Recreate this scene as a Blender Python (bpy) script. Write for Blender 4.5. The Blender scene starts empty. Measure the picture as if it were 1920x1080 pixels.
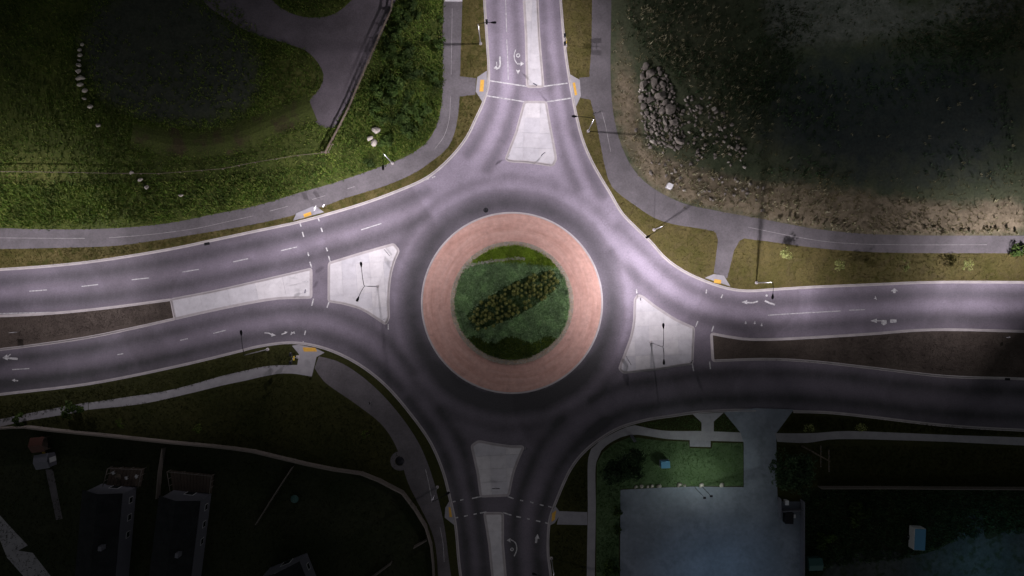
import bpy, bmesh, math, random
import numpy as np
from mathutils import Vector, Matrix

random.seed(7); rng = np.random.default_rng(7)
R = math.radians
scene = bpy.context.scene
C = scene.collection

# ------------------------------------------------------------------ camera, sky, moon, exposure
S = 0.1            # metres of ground for one pixel of the 1920 px plan
D = 125.0          # flying height of the drone
cam_d = bpy.data.cameras.new('drone_camera'); cam = bpy.data.objects.new('drone_camera', cam_d)
C.objects.link(cam); cam.location = (0, 0, D); cam.rotation_euler = (0, 0, 0)
cam_d.sensor_width = 36; cam_d.lens = 36 * D / (1920 * S); cam_d.clip_end = 3000
scene.camera = cam
world = bpy.data.worlds.new('World'); scene.world = world; world.use_nodes = True
wn = world.node_tree.nodes; wl = world.node_tree.links
sky = wn.new('ShaderNodeTexSky'); sky.sky_type = 'NISHITA'; sky.sun_disc = False
sky.sun_elevation = R(30); sky.sun_rotation = R(200)
wn['Background'].inputs['Strength'].default_value = 0.0142
hs = wn.new('ShaderNodeHueSaturation'); hs.inputs['Saturation'].default_value = 0.22   # town glow greys the night sky
wl.new(sky.outputs[0], hs.inputs['Color']); wl.new(hs.outputs[0], wn['Background'].inputs['Color'])
moon_d = bpy.data.lights.new('moon', 'SUN'); moon_d.energy = 0.03; moon_d.angle = R(8); moon_d.color = (0.85, 0.9, 1.0)
moon = bpy.data.objects.new('moon', moon_d); C.objects.link(moon); moon.rotation_euler = (R(50), 0, R(20))
vs = scene.view_settings
vs.view_transform = 'Standard'; vs.look = 'None'; vs.exposure = 0; vs.gamma = 1; vs.use_curve_mapping = False

def W(px, py, z=0.0):
    k = S * (1 - z / D)
    return Vector(((px - 960) * k, (540 - py) * k, z))
def W2(px, py): return ((px - 960) * S, (540 - py) * S)

# ------------------------------------------------------------------ materials
def new_mat(name):
    m = bpy.data.materials.new(name); m.use_nodes = True
    n = m.node_tree.nodes; b = n['Principled BSDF']; b.inputs['Specular IOR Level'].default_value = 0.25
    return m, n, m.node_tree.links, b
def noise(n, l, vec, scale, detail=4, rough=0.6):
    t = n.new('ShaderNodeTexNoise'); t.inputs['Scale'].default_value = scale
    t.inputs['Detail'].default_value = detail; t.inputs['Roughness'].default_value = rough
    l.new(vec, t.inputs['Vector']); return t.outputs['Fac']
def ramp(n, l, fac, stops):
    r = n.new('ShaderNodeValToRGB'); e = r.color_ramp.elements
    while len(e) < len(stops): e.new(0.5)
    for i, (p, c) in enumerate(stops): e[i].position = p; e[i].color = (*c, 1)
    l.new(fac, r.inputs['Fac']); return r.outputs['Color']
def mix(n, l, fac, a, b, mode='MIX'):
    m = n.new('ShaderNodeMix'); m.data_type = 'RGBA'; m.blend_type = mode
    for sock, v in ((m.inputs['Factor'], fac), (m.inputs[6], a), (m.inputs[7], b)):
        if hasattr(v, 'is_output'): l.new(v, sock)
        elif isinstance(v, tuple): sock.default_value = (*v, 1)
        else: sock.default_value = v
    return m.outputs[2]
def math_(n, l, op, a, b=None):
    m = n.new('ShaderNodeMath'); m.operation = op
    for i, v in enumerate((a, b)):
        if v is None: continue
        if hasattr(v, 'is_output'): l.new(v, m.inputs[i])
        else: m.inputs[i].default_value = v
    return m.outputs[0]
def wpos(n): return n.new('ShaderNodeNewGeometry').outputs['Position']
def bump(n, l, b, h, strength, dist):
    u = n.new('ShaderNodeBump'); u.inputs['Strength'].default_value = strength; u.inputs['Distance'].default_value = dist
    l.new(h, u.inputs['Height']); l.new(u.outputs[0], b.inputs['Normal'])

def surf(name, c1, c2, big=0.12, fine=2.5, rough=0.9, c3=None, bmp=0.4, dist=0.05, fine_amt=0.5, lo=0.35, hi=0.65):
    m, n, l, b = new_mat(name); p = wpos(n)
    col = ramp(n, l, noise(n, l, p, big, 5), [(lo, c1), (hi, c2)])
    if c3: col = mix(n, l, ramp(n, l, noise(n, l, p, big * 3.1, 5), [(0.5, (0, 0, 0)), (0.62, (1, 1, 1))]), col, c3)
    f = noise(n, l, p, fine, 6, 0.7)
    dark = ramp(n, l, f, [(0.25, (1 - fine_amt,) * 3), (0.75, (1 + fine_amt * 0.6,) * 3)])
    col = mix(n, l, 1.0, col, dark, 'MULTIPLY')
    l.new(col, b.inputs['Base Color']); b.inputs['Roughness'].default_value = rough
    bump(n, l, b, f, bmp, dist); return m
def plain(name, c, rough=0.6, metal=0.0, var=0.12):
    m, n, l, b = new_mat(name); p = wpos(n)
    f = noise(n, l, p, 3.0, 4)
    col = mix(n, l, f, tuple(x * (1 - var) for x in c), tuple(min(1, x * (1 + var)) for x in c))
    l.new(col, b.inputs['Base Color']); b.inputs['Roughness'].default_value = rough; b.inputs['Metallic'].default_value = metal
    return m
def leafy(name, cols, big=0.25, rough=0.8):
    m, n, l, b = new_mat(name)
    g = n.new('ShaderNodeNewGeometry')
    c = ramp(n, l, g.outputs['Random Per Island'], [(i / max(1, len(cols) - 1), x) for i, x in enumerate(cols)])
    f = noise(n, l, g.outputs['Position'], big, 4)
    c = mix(n, l, 1.0, c, ramp(n, l, f, [(0.3, (0.5, 0.5, 0.5)), (0.7, (1.35, 1.35, 1.2))]), 'MULTIPLY')
    l.new(c, b.inputs['Base Color']); b.inputs['Roughness'].default_value = rough
    t = n.new('ShaderNodeBsdfTranslucent'); l.new(c, t.inputs['Color']); x = n.new('ShaderNodeMixShader'); x.inputs[0].default_value = 0.35
    l.new(b.outputs[0], x.inputs[1]); l.new(t.outputs[0], x.inputs[2]); l.new(x.outputs[0], n['Material Output'].inputs['Surface'])
    return m

M = {}
# asphalt of the carriageway: worn wheel tracks and painted southern shade come from a mesh attribute
def asphalt_mat():
    m, n, l, b = new_mat('asphalt_road'); p = wpos(n)
    a = n.new('ShaderNodeAttribute'); a.attribute_name = 'wear'
    f = noise(n, l, p, 0.22, 6, 0.65); g = noise(n, l, p, 3.2, 7, 0.85)
    w = math_(n, l, 'ADD', a.outputs['Fac'], math_(n, l, 'MULTIPLY', math_(n, l, 'SUBTRACT', f, 0.5), 0.55))
    col = ramp(n, l, w, [(0.0, (0.370, 0.322, 0.395)), (0.42, (0.195, 0.171, 0.205)), (1.0, (0.062, 0.060, 0.064))])
    col = mix(n, l, 1.0, col, ramp(n, l, g, [(0.28, (0.72,) * 3), (0.72, (1.24,) * 3)]), 'MULTIPLY')
    # sparse dark tar patches
    t = ramp(n, l, noise(n, l, p, 0.9, 3, 0.5), [(0.70, (0, 0, 0)), (0.76, (1, 1, 1))])
    col = mix(n, l, math_(n, l, 'MULTIPLY', t, 0.25), col, (0.09, 0.088, 0.09))
    vo = n.new('ShaderNodeTexVoronoi'); vo.feature = 'DISTANCE_TO_EDGE'; vo.inputs['Scale'].default_value = 0.16
    wv = n.new('ShaderNodeVectorMath'); wv.operation = 'MULTIPLY_ADD'; nt = n.new('ShaderNodeTexNoise'); nt.inputs['Scale'].default_value = 0.35; nt.inputs['Detail'].default_value = 5; l.new(p, nt.inputs['Vector'])
    l.new(nt.outputs['Color'], wv.inputs[0]); wv.inputs[1].default_value = (5, 5, 5); l.new(p, wv.inputs[2]); l.new(wv.outputs[0], vo.inputs['Vector'])
    cr = ramp(n, l, vo.outputs['Distance'], [(0.0, (1, 1, 1)), (0.018, (0, 0, 0))])
    cm = ramp(n, l, noise(n, l, p, 0.06, 3), [(0.48, (0, 0, 0)), (0.58, (1, 1, 1))])
    col = mix(n, l, math_(n, l, 'MULTIPLY', math_(n, l, 'MULTIPLY', cr, cm), 0.18), col, (0.06, 0.058, 0.06))
    pt = ramp(n, l, noise(n, l, p, 0.035, 2, 0.4), [(0.56, (1, 1, 1)), (0.575, (0.86, 0.86, 0.85))]); col = mix(n, l, 1.0, col, pt, 'MULTIPLY')
    l.new(col, b.inputs['Base Color']); b.inputs['Roughness'].default_value = 0.75
    bump(n, l, b, g, 0.25, 0.02); return m
M['road'] = asphalt_mat()
M['path'] = surf('asphalt_path', (0.125, 0.115, 0.12), (0.17, 0.155, 0.165), 0.3, 3.0, 0.85, bmp=0.2, dist=0.02, fine_amt=0.25)
M['gravel'] = surf('gravel_track', (0.12, 0.105, 0.115), (0.18, 0.155, 0.175), 0.15, 5.0, 0.95, bmp=0.5, dist=0.03, fine_amt=0.35)
def concrete_mat(name, c1, c2):
    m, n, l, b = new_mat(name); p = wpos(n)
    f = noise(n, l, p, 0.5, 6, 0.65); g = noise(n, l, p, 7.0, 4, 0.7)
    oi = n.new('ShaderNodeObjectInfo')
    col = ramp(n, l, f, [(0.3, c1), (0.7, c2)])
    t = ramp(n, l, oi.outputs['Random'], [(0, (0.90, 0.90, 0.92)), (1, (1.05, 1.04, 1.02))])
    col = mix(n, l, 1.0, col, t, 'MULTIPLY')
    col = mix(n, l, 1.0, col, ramp(n, l, g, [(0.3, (0.92,) * 3), (0.7, (1.04,) * 3)]), 'MULTIPLY')
    st = ramp(n, l, noise(n, l, p, 0.8, 6, 0.8), [(0.52, (0, 0, 0)), (0.75, (1, 1, 1))]); col = mix(n, l, math_(n, l, 'MULTIPLY', st, 0.4), col, tuple(x * 0.5 for x in c1))
    l.new(col, b.inputs['Base Color']); b.inputs['Roughness'].default_value = 0.85
    bump(n, l, b, g, 0.15, 0.01); return m
M['concrete'] = concrete_mat('island_concrete', (0.54, 0.525, 0.54), (0.67, 0.655, 0.67))
M['walk'] = concrete_mat('sidewalk_concrete', (0.30, 0.29, 0.31), (0.38, 0.37, 0.39))
M['kerb'] = concrete_mat('kerb_concrete', (0.40, 0.37, 0.37), (0.54, 0.50, 0.50))
M['yardpave'] = surf('packed_earth', (0.055, 0.062, 0.06), (0.085, 0.09, 0.085), 0.2, 1.5, 0.9, c3=(0.04, 0.05, 0.03), bmp=0.3, dist=0.03, fine_amt=0.4)
M['lot'] = surf('parking_concrete', (0.20, 0.225, 0.26), (0.29, 0.32, 0.37), 0.12, 1.2, 0.8, c3=(0.22, 0.245, 0.28), bmp=0.1, dist=0.01, fine_amt=0.2)
def paint_mat():
    m, n, l, b = new_mat('road_paint'); p = wpos(n)
    f = noise(n, l, p, 2.2, 6, 0.75)
    l.new(ramp(n, l, f, [(0.36, (0.26, 0.25, 0.26)), (0.58, (0.66, 0.65, 0.65))]), b.inputs['Base Color'])
    b.inputs['Roughness'].default_value = 0.6; return m
M['paint'] = paint_mat()
M['thinpaint'] = surf('worn_thin_paint', (0.30, 0.28, 0.28), (0.48, 0.46, 0.46), 0.4, 3.0, 0.7, bmp=0.05, fine_amt=0.35)
M['yellow'] = plain('tactile_yellow', (0.70, 0.40, 0.07), 0.7, var=0.25)
def apron_mat():
    m, n, l, b = new_mat('red_apron'); p = wpos(n)
    s = n.new('ShaderNodeSeparateXYZ'); l.new(p, s.inputs[0])
    x, y = s.outputs[0], math_(n, l, 'ADD', s.outputs[1], 2.8)
    r = math_(n, l, 'SQRT', math_(n, l, 'ADD', math_(n, l, 'MULTIPLY', x, x), math_(n, l, 'MULTIPLY', y, y)))
    an = math_(n, l, 'ARCTAN2', y, x)
    cv = n.new('ShaderNodeCombineXYZ'); l.new(math_(n, l, 'MULTIPLY', r, 1.1), cv.inputs[0]); l.new(math_(n, l, 'MULTIPLY', an, 1.6), cv.inputs[1])
    f = noise(n, l, cv.outputs[0], 1.0, 6, 0.65); g = noise(n, l, p, 1.1, 5, 0.7)
    col = ramp(n, l, f, [(0.25, (0.46, 0.255, 0.20)), (0.5, (0.57, 0.345, 0.285)), (0.75, (0.63, 0.41, 0.35))])
    col = mix(n, l, 1.0, col, ramp(n, l, g, [(0.3, (0.82,) * 3), (0.7, (1.1,) * 3)]), 'MULTIPLY')
    l.new(col, b.inputs['Base Color']); b.inputs['Roughness'].default_value = 0.85
    k = ramp(n, l, noise(n, l, p, 0.35, 6, 0.75), [(0.58, (0, 0, 0)), (0.72, (1, 1, 1))]); l.new(mix(n, l, math_(n, l, 'MULTIPLY', k, 0.5), col, (0.25, 0.15, 0.13)), b.inputs['Base Color'])
    return m
M['apron'] = apron_mat()
M['g_nw'] = surf('weedy_ground', (0.050, 0.066, 0.014), (0.090, 0.112, 0.024), 0.09, 3.0, 0.95, c3=(0.060, 0.050, 0.022), bmp=0.8, dist=0.15, fine_amt=0.6)
M['g_ne'] = surf('dry_waste_ground', (0.055, 0.066, 0.045), (0.10, 0.095, 0.062), 0.08, 2.2, 0.95, c3=(0.045, 0.055, 0.022), bmp=0.8, dist=0.12, fine_amt=0.5)
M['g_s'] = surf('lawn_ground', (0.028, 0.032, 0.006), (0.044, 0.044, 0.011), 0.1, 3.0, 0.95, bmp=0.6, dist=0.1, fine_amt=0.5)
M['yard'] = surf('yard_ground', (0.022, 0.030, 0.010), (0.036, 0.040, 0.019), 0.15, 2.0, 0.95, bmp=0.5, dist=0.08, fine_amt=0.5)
M['verge'] = surf('mown_verge', (0.085, 0.075, 0.020), (0.135, 0.11, 0.042), 0.25, 4.0, 0.95, c3=(0.065, 0.066, 0.014), bmp=0.5, dist=0.06, fine_amt=0.45)
M['verge_g'] = surf('mown_green_verge', (0.082, 0.076, 0.019), (0.135, 0.110, 0.040), 0.22, 4.0, 0.95, c3=(0.11, 0.09, 0.035), bmp=0.5, dist=0.06, fine_amt=0.45)
M['dirt'] = surf('brown_dirt', (0.17, 0.135, 0.095), (0.25, 0.205, 0.155), 0.2, 3.5, 0.95, c3=(0.09, 0.075, 0.04), bmp=0.6, dist=0.06, fine_amt=0.4)
M['mud'] = surf('damp_mud', (0.028, 0.030, 0.022), (0.050, 0.052, 0.032), 0.1, 1.5, 0.8, c3=(0.028, 0.034, 0.014), bmp=0.4, dist=0.06, fine_amt=0.4)  # dark tone standing in for the shade of the hollow
M['mud2'] = surf('dark_bare_soil', (0.030, 0.038, 0.040), (0.046, 0.052, 0.050), 0.07, 0.8, 0.9, c3=(0.034, 0.046, 0.036), bmp=0.3, dist=0.08, fine_amt=0.25)
M['mulch'] = surf('brown_mulch', (0.072, 0.056, 0.046), (0.110, 0.088, 0.072), 0.3, 6.0, 0.95, bmp=0.9, dist=0.05, fine_amt=0.5)
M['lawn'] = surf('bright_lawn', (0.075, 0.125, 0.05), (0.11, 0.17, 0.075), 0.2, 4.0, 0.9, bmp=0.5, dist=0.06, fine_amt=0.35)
M['isl_green'] = surf('island_soil_green', (0.11, 0.19, 0.09), (0.16, 0.25, 0.12), 0.3, 4.0, 0.95, bmp=0.6, dist=0.08)
M['sand'] = surf('pale_gravel_bed', (0.38, 0.29, 0.20), (0.58, 0.46, 0.34), 0.8, 7.0, 0.95, bmp=0.6, dist=0.03, fine_amt=0.5)
M['stone'] = surf('field_stone', (0.13, 0.115, 0.10), (0.28, 0.25, 0.215), 0.8, 5.0, 0.9, bmp=0.5, dist=0.04, fine_amt=0.3)
M['stone_p'] = surf('pale_stone', (0.36, 0.33, 0.28), (0.50, 0.46, 0.40), 0.9, 5.0, 0.9, bmp=0.5, dist=0.04, fine_amt=0.25)
M['metal'] = plain('galvanised_metal', (0.42, 0.42, 0.44), 0.45, 0.6)
M['dark'] = plain('dark_metal', (0.018, 0.018, 0.022), 0.5, 0.3)
M['white'] = plain('white_enamel', (0.75, 0.75, 0.76), 0.4)
M['signdark'] = plain('dark_sign_back', (0.05, 0.05, 0.055), 0.5, 0.4)
M['signyellow'] = plain('yellow_sign', (0.6, 0.42, 0.03), 0.5)
M['wood'] = surf('weathered_wood', (0.14, 0.11, 0.085), (0.22, 0.18, 0.14), 0.6, 8.0, 0.9, bmp=0.3, dist=0.01)
M['vinyl'] = plain('cream_fence', (0.19, 0.165, 0.145), 0.7)
M['roof'] = surf('dark_shingles', (0.014, 0.016, 0.018), (0.026, 0.028, 0.031), 0.6, 5.0, 0.9, bmp=0.5, dist=0.03)
M['siding'] = plain('grey_siding', (0.17, 0.17, 0.20), 0.7)
M['glass'] = plain('dark_glass', (0.02, 0.025, 0.03), 0.08)
M['deck'] = plain('deck_boards', (0.10, 0.075, 0.06), 0.8, var=0.3)
M['trailer_blue'] = plain('blue_tarp_roof', (0.10, 0.27, 0.42), 0.5)
M['teal'] = plain('teal_plastic', (0.05, 0.12, 0.11), 0.5)
M['red'] = plain('red_plastic', (0.09, 0.035, 0.025), 0.6)
M['black'] = plain('black_rubber', (0.012, 0.012, 0.013), 0.8)
M['bark'] = surf('bark', (0.06, 0.045, 0.03), (0.10, 0.08, 0.06), 1.0, 8.0, 0.95)
M['l_weed'] = leafy('weed_leaves', [(0.04, 0.08, 0.012), (0.085, 0.15, 0.022), (0.14, 0.2, 0.035), (0.22, 0.24, 0.07)])
M['l_bush'] = leafy('bush_leaves', [(0.026, 0.055, 0.01), (0.055, 0.1, 0.02), (0.11, 0.16, 0.045)])
M['l_dry'] = leafy('dry_grass', [(0.14, 0.13, 0.06), (0.22, 0.19, 0.11), (0.32, 0.28, 0.18)])
M['l_wild'] = leafy('wild_growth', [(0.05, 0.075, 0.035), (0.07, 0.1, 0.05), (0.1, 0.125, 0.07)])
M['l_verge'] = leafy('verge_blades', [(0.069, 0.075, 0.015), (0.125, 0.11, 0.033), (0.2, 0.156, 0.062)])
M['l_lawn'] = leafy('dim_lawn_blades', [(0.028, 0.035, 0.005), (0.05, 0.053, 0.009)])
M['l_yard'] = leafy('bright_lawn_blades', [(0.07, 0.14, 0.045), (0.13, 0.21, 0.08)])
M['l_teal'] = leafy('ornamental_grass', [(0.15, 0.27, 0.12), (0.28, 0.44, 0.22), (0.46, 0.62, 0.38)], 0.5)
M['l_lime'] = leafy('yellow_green_grass', [(0.13, 0.23, 0.02), (0.24, 0.36, 0.035), (0.34, 0.44, 0.07)], 0.5)
M['l_olive'] = leafy('olive_shrub', [(0.17, 0.2, 0.05), (0.3, 0.33, 0.1), (0.46, 0.47, 0.2)], 2.0)
M['l_pale'] = leafy('pale_sapling_leaves', [(0.218, 0.265, 0.078), (0.374, 0.421, 0.156), (0.515, 0.546, 0.25)], 2.0)
M['l_flower'] = leafy('pale_seed_heads', [(0.156, 0.156, 0.078), (0.338, 0.312, 0.208), (0.52, 0.494, 0.364)], 1.0)
M['l_tree'] = leafy('tree_leaves', [(0.035, 0.07, 0.035), (0.07, 0.125, 0.06), (0.11, 0.17, 0.09)], 0.7)

def emit_mat(name, c, s):
    m, n, l, b = new_mat(name); b.inputs['Emission Color'].default_value = (*c, 1); b.inputs['Emission Strength'].default_value = s
    b.inputs['Base Color'].default_value = (0.8, 0.8, 0.8, 1); return m
M['lens'] = emit_mat('lit_lens', (1, 0.95, 1), 6)
M['lens_off'] = plain('unlit_lens', (0.5, 0.5, 0.5), 0.2)

# ------------------------------------------------------------------ helpers
def tag(o, label=None, cat=None, group=None, kind=None):
    if label: o['label'] = label
    if cat: o['category'] = cat
    if group: o['group'] = group
    if kind: o['kind'] = kind
    return o
def link(name, me, mat=None, parent=None):
    o = bpy.data.objects.new(name, me); C.objects.link(o)
    if mat is not None and me is not None and not me.materials: me.materials.append(mat)
    if parent is not None: o.parent = parent
    return o
def mesh_np(name, verts, faces_loops, loop_starts):
    me = bpy.data.meshes.new(name)
    me.vertices.add(len(verts)); me.vertices.foreach_set('co', np.asarray(verts, np.float32).ravel())
    me.loops.add(len(faces_loops)); me.loops.foreach_set('vertex_index', np.asarray(faces_loops, np.int32))
    me.polygons.add(len(loop_starts)); me.polygons.foreach_set('loop_start', np.asarray(loop_starts, np.int32))
    me.update(calc_edges=True); return me
def from_bm(name, bm, mat, parent=None, smooth=False):
    me = bpy.data.meshes.new(name); bm.normal_update(); bm.to_mesh(me); bm.free()
    if smooth:
        for p in me.polygons: p.use_smooth = True
    return link(name, me, mat, parent)
def empty(name, loc=(0, 0, 0), rz=0):
    o = bpy.data.objects.new(name, None); C.objects.link(o); o.location = loc; o.rotation_euler = (0, 0, rz); o.empty_display_size = 0.3
    return o
def smooth_line(pts, step=8.0, closed=False):
    """Catmull-Rom through the points, resampled at about `step`."""
    p = [Vector((a[0], a[1])) for a in pts]; n = len(p); out = []
    rngi = range(n if closed else n - 1)
    for i in rngi:
        p1, p2 = p[i], p[(i + 1) % n]
        p0 = p[(i - 1) % n] if (closed or i > 0) else p1 * 2 - p2
        p3 = p[(i + 2) % n] if (closed or i + 2 < n) else p2 * 2 - p1
        k = max(1, int((p2 - p1).length / step))
        d1 = max((p1 - p0).length, 1e-6) ** .5; d2 = max((p2 - p1).length, 1e-6) ** .5; d3 = max((p3 - p2).length, 1e-6) ** .5
        m1 = ((p1 - p0) / d1 - (p2 - p0) / (d1 + d2) + (p2 - p1) / d2) * d2
        m2 = ((p2 - p1) / d2 - (p3 - p1) / (d2 + d3) + (p3 - p2) / d3) * d2
        for j in range(k):
            t = j / k; t2 = t * t; t3 = t2 * t
            out.append(p1 * (2 * t3 - 3 * t2 + 1) + m1 * (t3 - 2 * t2 + t) + p2 * (-2 * t3 + 3 * t2) + m2 * (t3 - t2))
    if not closed: out.append(p[-1])
    return [(a.x, a.y) for a in out]
def to_w(pts): return [W2(*p) for p in pts]
def slab(name, wpts, z0, z1, mat, parent=None, kind=None):
    bm = bmesh.new()
    f = bm.faces.new([bm.verts.new((x, y, z1)) for x, y in wpts])
    f.normal_update()
    if f.normal.z < 0: f.normal_flip()
    r = bmesh.ops.extrude_face_region(bm, geom=[f], use_keep_orig=True)
    for v in r['geom']:
        if isinstance(v, bmesh.types.BMVert): v.co.z = z0
    bm.faces.ensure_lookup_table()
    low = [q for q in bm.faces if all(abs(v.co.z - z0) < 1e-6 for v in q.verts)]
    bmesh.ops.delete(bm, geom=low, context='FACES_ONLY')
    bmesh.ops.triangulate(bm, faces=[q for q in bm.faces if len(q.verts) > 4])
    bmesh.ops.recalc_face_normals(bm, faces=bm.faces)
    if max(bm.faces, key=lambda q: q.calc_area()).normal.z < 0: bmesh.ops.reverse_faces(bm, faces=bm.faces)
    o = from_bm(name, bm, mat, parent)
    if kind: o['kind'] = kind
    return o
def sheet(name, wpts, z, mat, parent=None, kind=None): return slab(name, wpts, z - 0.03, z, mat, parent, kind)
def offset_line(wpts, d, closed=False):
    n = len(wpts); out = []
    for i, p in enumerate(wpts):
        a = wpts[(i - 1) % n] if (closed or i > 0) else p
        b = wpts[(i + 1) % n] if (closed or i < n - 1) else p
        t = Vector((b[0] - a[0], b[1] - a[1]))
        if t.length < 1e-9: t = Vector((1, 0))
        t.normalize(); out.append((p[0] - t.y * d, p[1] + t.x * d))
    return out
def sweep(name, wpts, prof, mat, parent=None, closed=False):
    """profile of (offset to the left of travel, z) swept along the line"""
    lines = [offset_line(wpts, o, closed) for o, _ in prof]
    n = len(wpts); k = len(prof); vs_ = [(lines[j][i][0], lines[j][i][1], prof[j][1]) for i in range(n) for j in range(k)]
    fs = []
    for i in range(n if closed else n - 1):
        i2 = (i + 1) % n
        for j in range(k - 1): fs.append((i * k + j, i2 * k + j, i2 * k + j + 1, i * k + j + 1))
    me = bpy.data.meshes.new(name); me.from_pydata(vs_, [], fs); me.update()
    bm = bmesh.new(); bm.from_mesh(me); bmesh.ops.recalc_face_normals(bm, faces=bm.faces)
    bm.to_mesh(me); bm.free()
    return link(name, me, mat, parent)
KERB = [(-0.30, -0.01), (-0.30, 0.008), (0.0, 0.014), (0.03, 0.132), (0.05, 0.142), (0.20, 0.145), (0.20, 0.05)]
def kerb(wpts, parent, side=1, closed=False, prof=KERB, mat='kerb'):
    return sweep('kerb', wpts, [(o * side, z) for o, z in prof], M[mat], parent, closed)
def box(bm, x0, y0, z0, x1, y1, z1, rot=0.0, piv=(0, 0)):
    c, s = math.cos(rot), math.sin(rot)
    def T(x, y, z): return (piv[0] + c * x - s * y, piv[1] + s * x + c * y, z)
    v = [bm.verts.new(T(x, y, z)) for z in (z0, z1) for x, y in ((x0, y0), (x1, y0), (x1, y1), (x0, y1))]
    for f in ((3, 2, 1, 0), (4, 5, 6, 7), (0, 1, 5, 4), (1, 2, 6, 5), (2, 3, 7, 6), (3, 0, 4, 7)): bm.faces.new([v[i] for i in f])
def tube(bm, pts, rads, seg=8):
    rings = []; n = len(pts); pts = [Vector(p) for p in pts]
    for i, p in enumerate(pts):
        t = (pts[min(i + 1, n - 1)] - pts[max(i - 1, 0)]).normalized()
        a = Vector((0, 0, 1)) if abs(t.z) < 0.9 else Vector((1, 0, 0))
        u = t.cross(a).normalized(); v = t.cross(u)
        rings.append([bm.verts.new(p + (u * math.cos(2 * math.pi * k / seg) + v * math.sin(2 * math.pi * k / seg)) * rads[i]) for k in range(seg)])
    for i in range(n - 1):
        for k in range(seg): bm.faces.new((rings[i][k], rings[i][(k + 1) % seg], rings[i + 1][(k + 1) % seg], rings[i + 1][k]))
    bm.faces.new(rings[0][::-1]); bm.faces.new(rings[-1])
def part_tube(name, pts, rads, mat, parent, seg=8):
    bm = bmesh.new(); tube(bm, pts, rads, seg); bmesh.ops.recalc_face_normals(bm, faces=bm.faces)
    return from_bm(name, bm, M[mat], parent, True)
def part_box(name, dims, mat, parent, rot=0.0, piv=(0, 0), bevel=0.0):
    bm = bmesh.new(); box(bm, *dims, rot=rot, piv=piv)
    bmesh.ops.recalc_face_normals(bm, faces=bm.faces)
    if bevel: bmesh.ops.bevel(bm, geom=list(bm.edges), offset=bevel, segments=1, affect='EDGES')
    return from_bm(name, bm, M[mat], parent)
def inside(pts, poly):
    x, y = pts[:, 0], pts[:, 1]; r = np.zeros(len(pts), bool); n = len(poly)
    for i in range(n):
        x1, y1 = poly[i]; x2, y2 = poly[(i + 1) % n]
        if y1 == y2: continue
        c = ((y1 > y) != (y2 > y)) & (x < (x2 - x1) * (y - y1) / (y2 - y1) + x1); r ^= c
    return r
def sample(poly, count, excl=()):
    a = np.array(poly); lo, hi = a.min(0), a.max(0); lo = np.maximum(lo, (-99, -58)); hi = np.minimum(hi, (99, 58))
    out = np.zeros((0, 2)); guard = 0
    while len(out) < count and guard < 40:
        p = rng.uniform(lo, hi, (count * 2, 2)); k = inside(p, poly)
        for e in excl: k &= ~inside(p, e)
        out = np.vstack([out, p[k]]); guard += 1
    return out[:count]
def tufts(name, pts, mat, blades=5, h=(0.15, 0.35), spread=0.2, width=0.05, z0=0.11, parent=None, zf=None, lean_k=0.9):
    n = len(pts); nb = n * blades
    base = np.repeat(pts, blades, 0) + rng.normal(0, spread * 0.4, (nb, 2))
    z = np.full(nb, z0) if zf is None else zf(base)
    ht = rng.uniform(h[0], h[1], nb) * np.repeat(rng.uniform(0.6, 1.2, n), blades)
    an = rng.uniform(0, 2 * np.pi, nb); lean = rng.uniform(0.2, 1.0, nb) * ht * lean_k
    wx = -np.sin(an) * width * rng.uniform(0.6, 1.6, nb); wy = np.cos(an) * width * rng.uniform(0.6, 1.6, nb)
    v = np.zeros((nb, 3, 3))
    v[:, 0] = np.c_[base[:, 0] + wx, base[:, 1] + wy, z]; v[:, 1] = np.c_[base[:, 0] - wx, base[:, 1] - wy, z]
    v[:, 2] = np.c_[base[:, 0] + np.cos(an) * lean, base[:, 1] + np.sin(an) * lean, z + ht]
    me = mesh_np(name, v.reshape(-1, 3), np.arange(nb * 3), np.arange(nb) * 3)
    o = link(name, me, mat, parent); o['kind'] = 'stuff'; return o
def leaf_cloud(n, rad, size, squash=0.8, hollow=0.45, clumps=0, low=-0.5):
    """numpy verts of n diamond leaves filling an uneven crown of unit radius * rad"""
    d = rng.normal(0, 1, (n, 3)); d /= np.linalg.norm(d, axis=1)[:, None]
    d[:, 2] = np.where(d[:, 2] < low, -d[:, 2], d[:, 2])
    r = rng.uniform(hollow, 1.0, n) ** 0.7
    if clumps:
        cc = rng.normal(0, 1, (clumps, 3)); cc /= np.linalg.norm(cc, axis=1)[:, None]; cc *= rng.uniform(0.35, 0.85, (clumps, 1))
        cc[:, 2] = np.abs(cc[:, 2]) * 0.9 - 0.1
        k = rng.integers(0, clumps, n); cr = rng.uniform(0.22, 0.48, clumps)
        p = cc[k] + d * (r * cr[k])[:, None]
    else:
        p = d * r[:, None]
    p = p * np.array([rad, rad, rad * squash])
    nrm = p / np.maximum(np.linalg.norm(p, axis=1)[:, None], 1e-6) + rng.normal(0, 0.7, (n, 3)); nrm[:, 2] += 0.4
    nrm /= np.linalg.norm(nrm, axis=1)[:, None]
    a = np.cross(nrm, rng.normal(0, 1, (n, 3))); a /= np.linalg.norm(a, axis=1)[:, None]; b = np.cross(nrm, a)
    s = size * rng.uniform(0.6, 1.4, n)[:, None]
    v = np.stack([p + a * s, p + b * s * 0.55, p - a * s, p - b * s * 0.55], 1)
    return v.reshape(-1, 3)
def quads_mesh(name, v):
    n = len(v) // 4; return mesh_np(name, v, np.arange(n * 4), np.arange(n) * 4)

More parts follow.
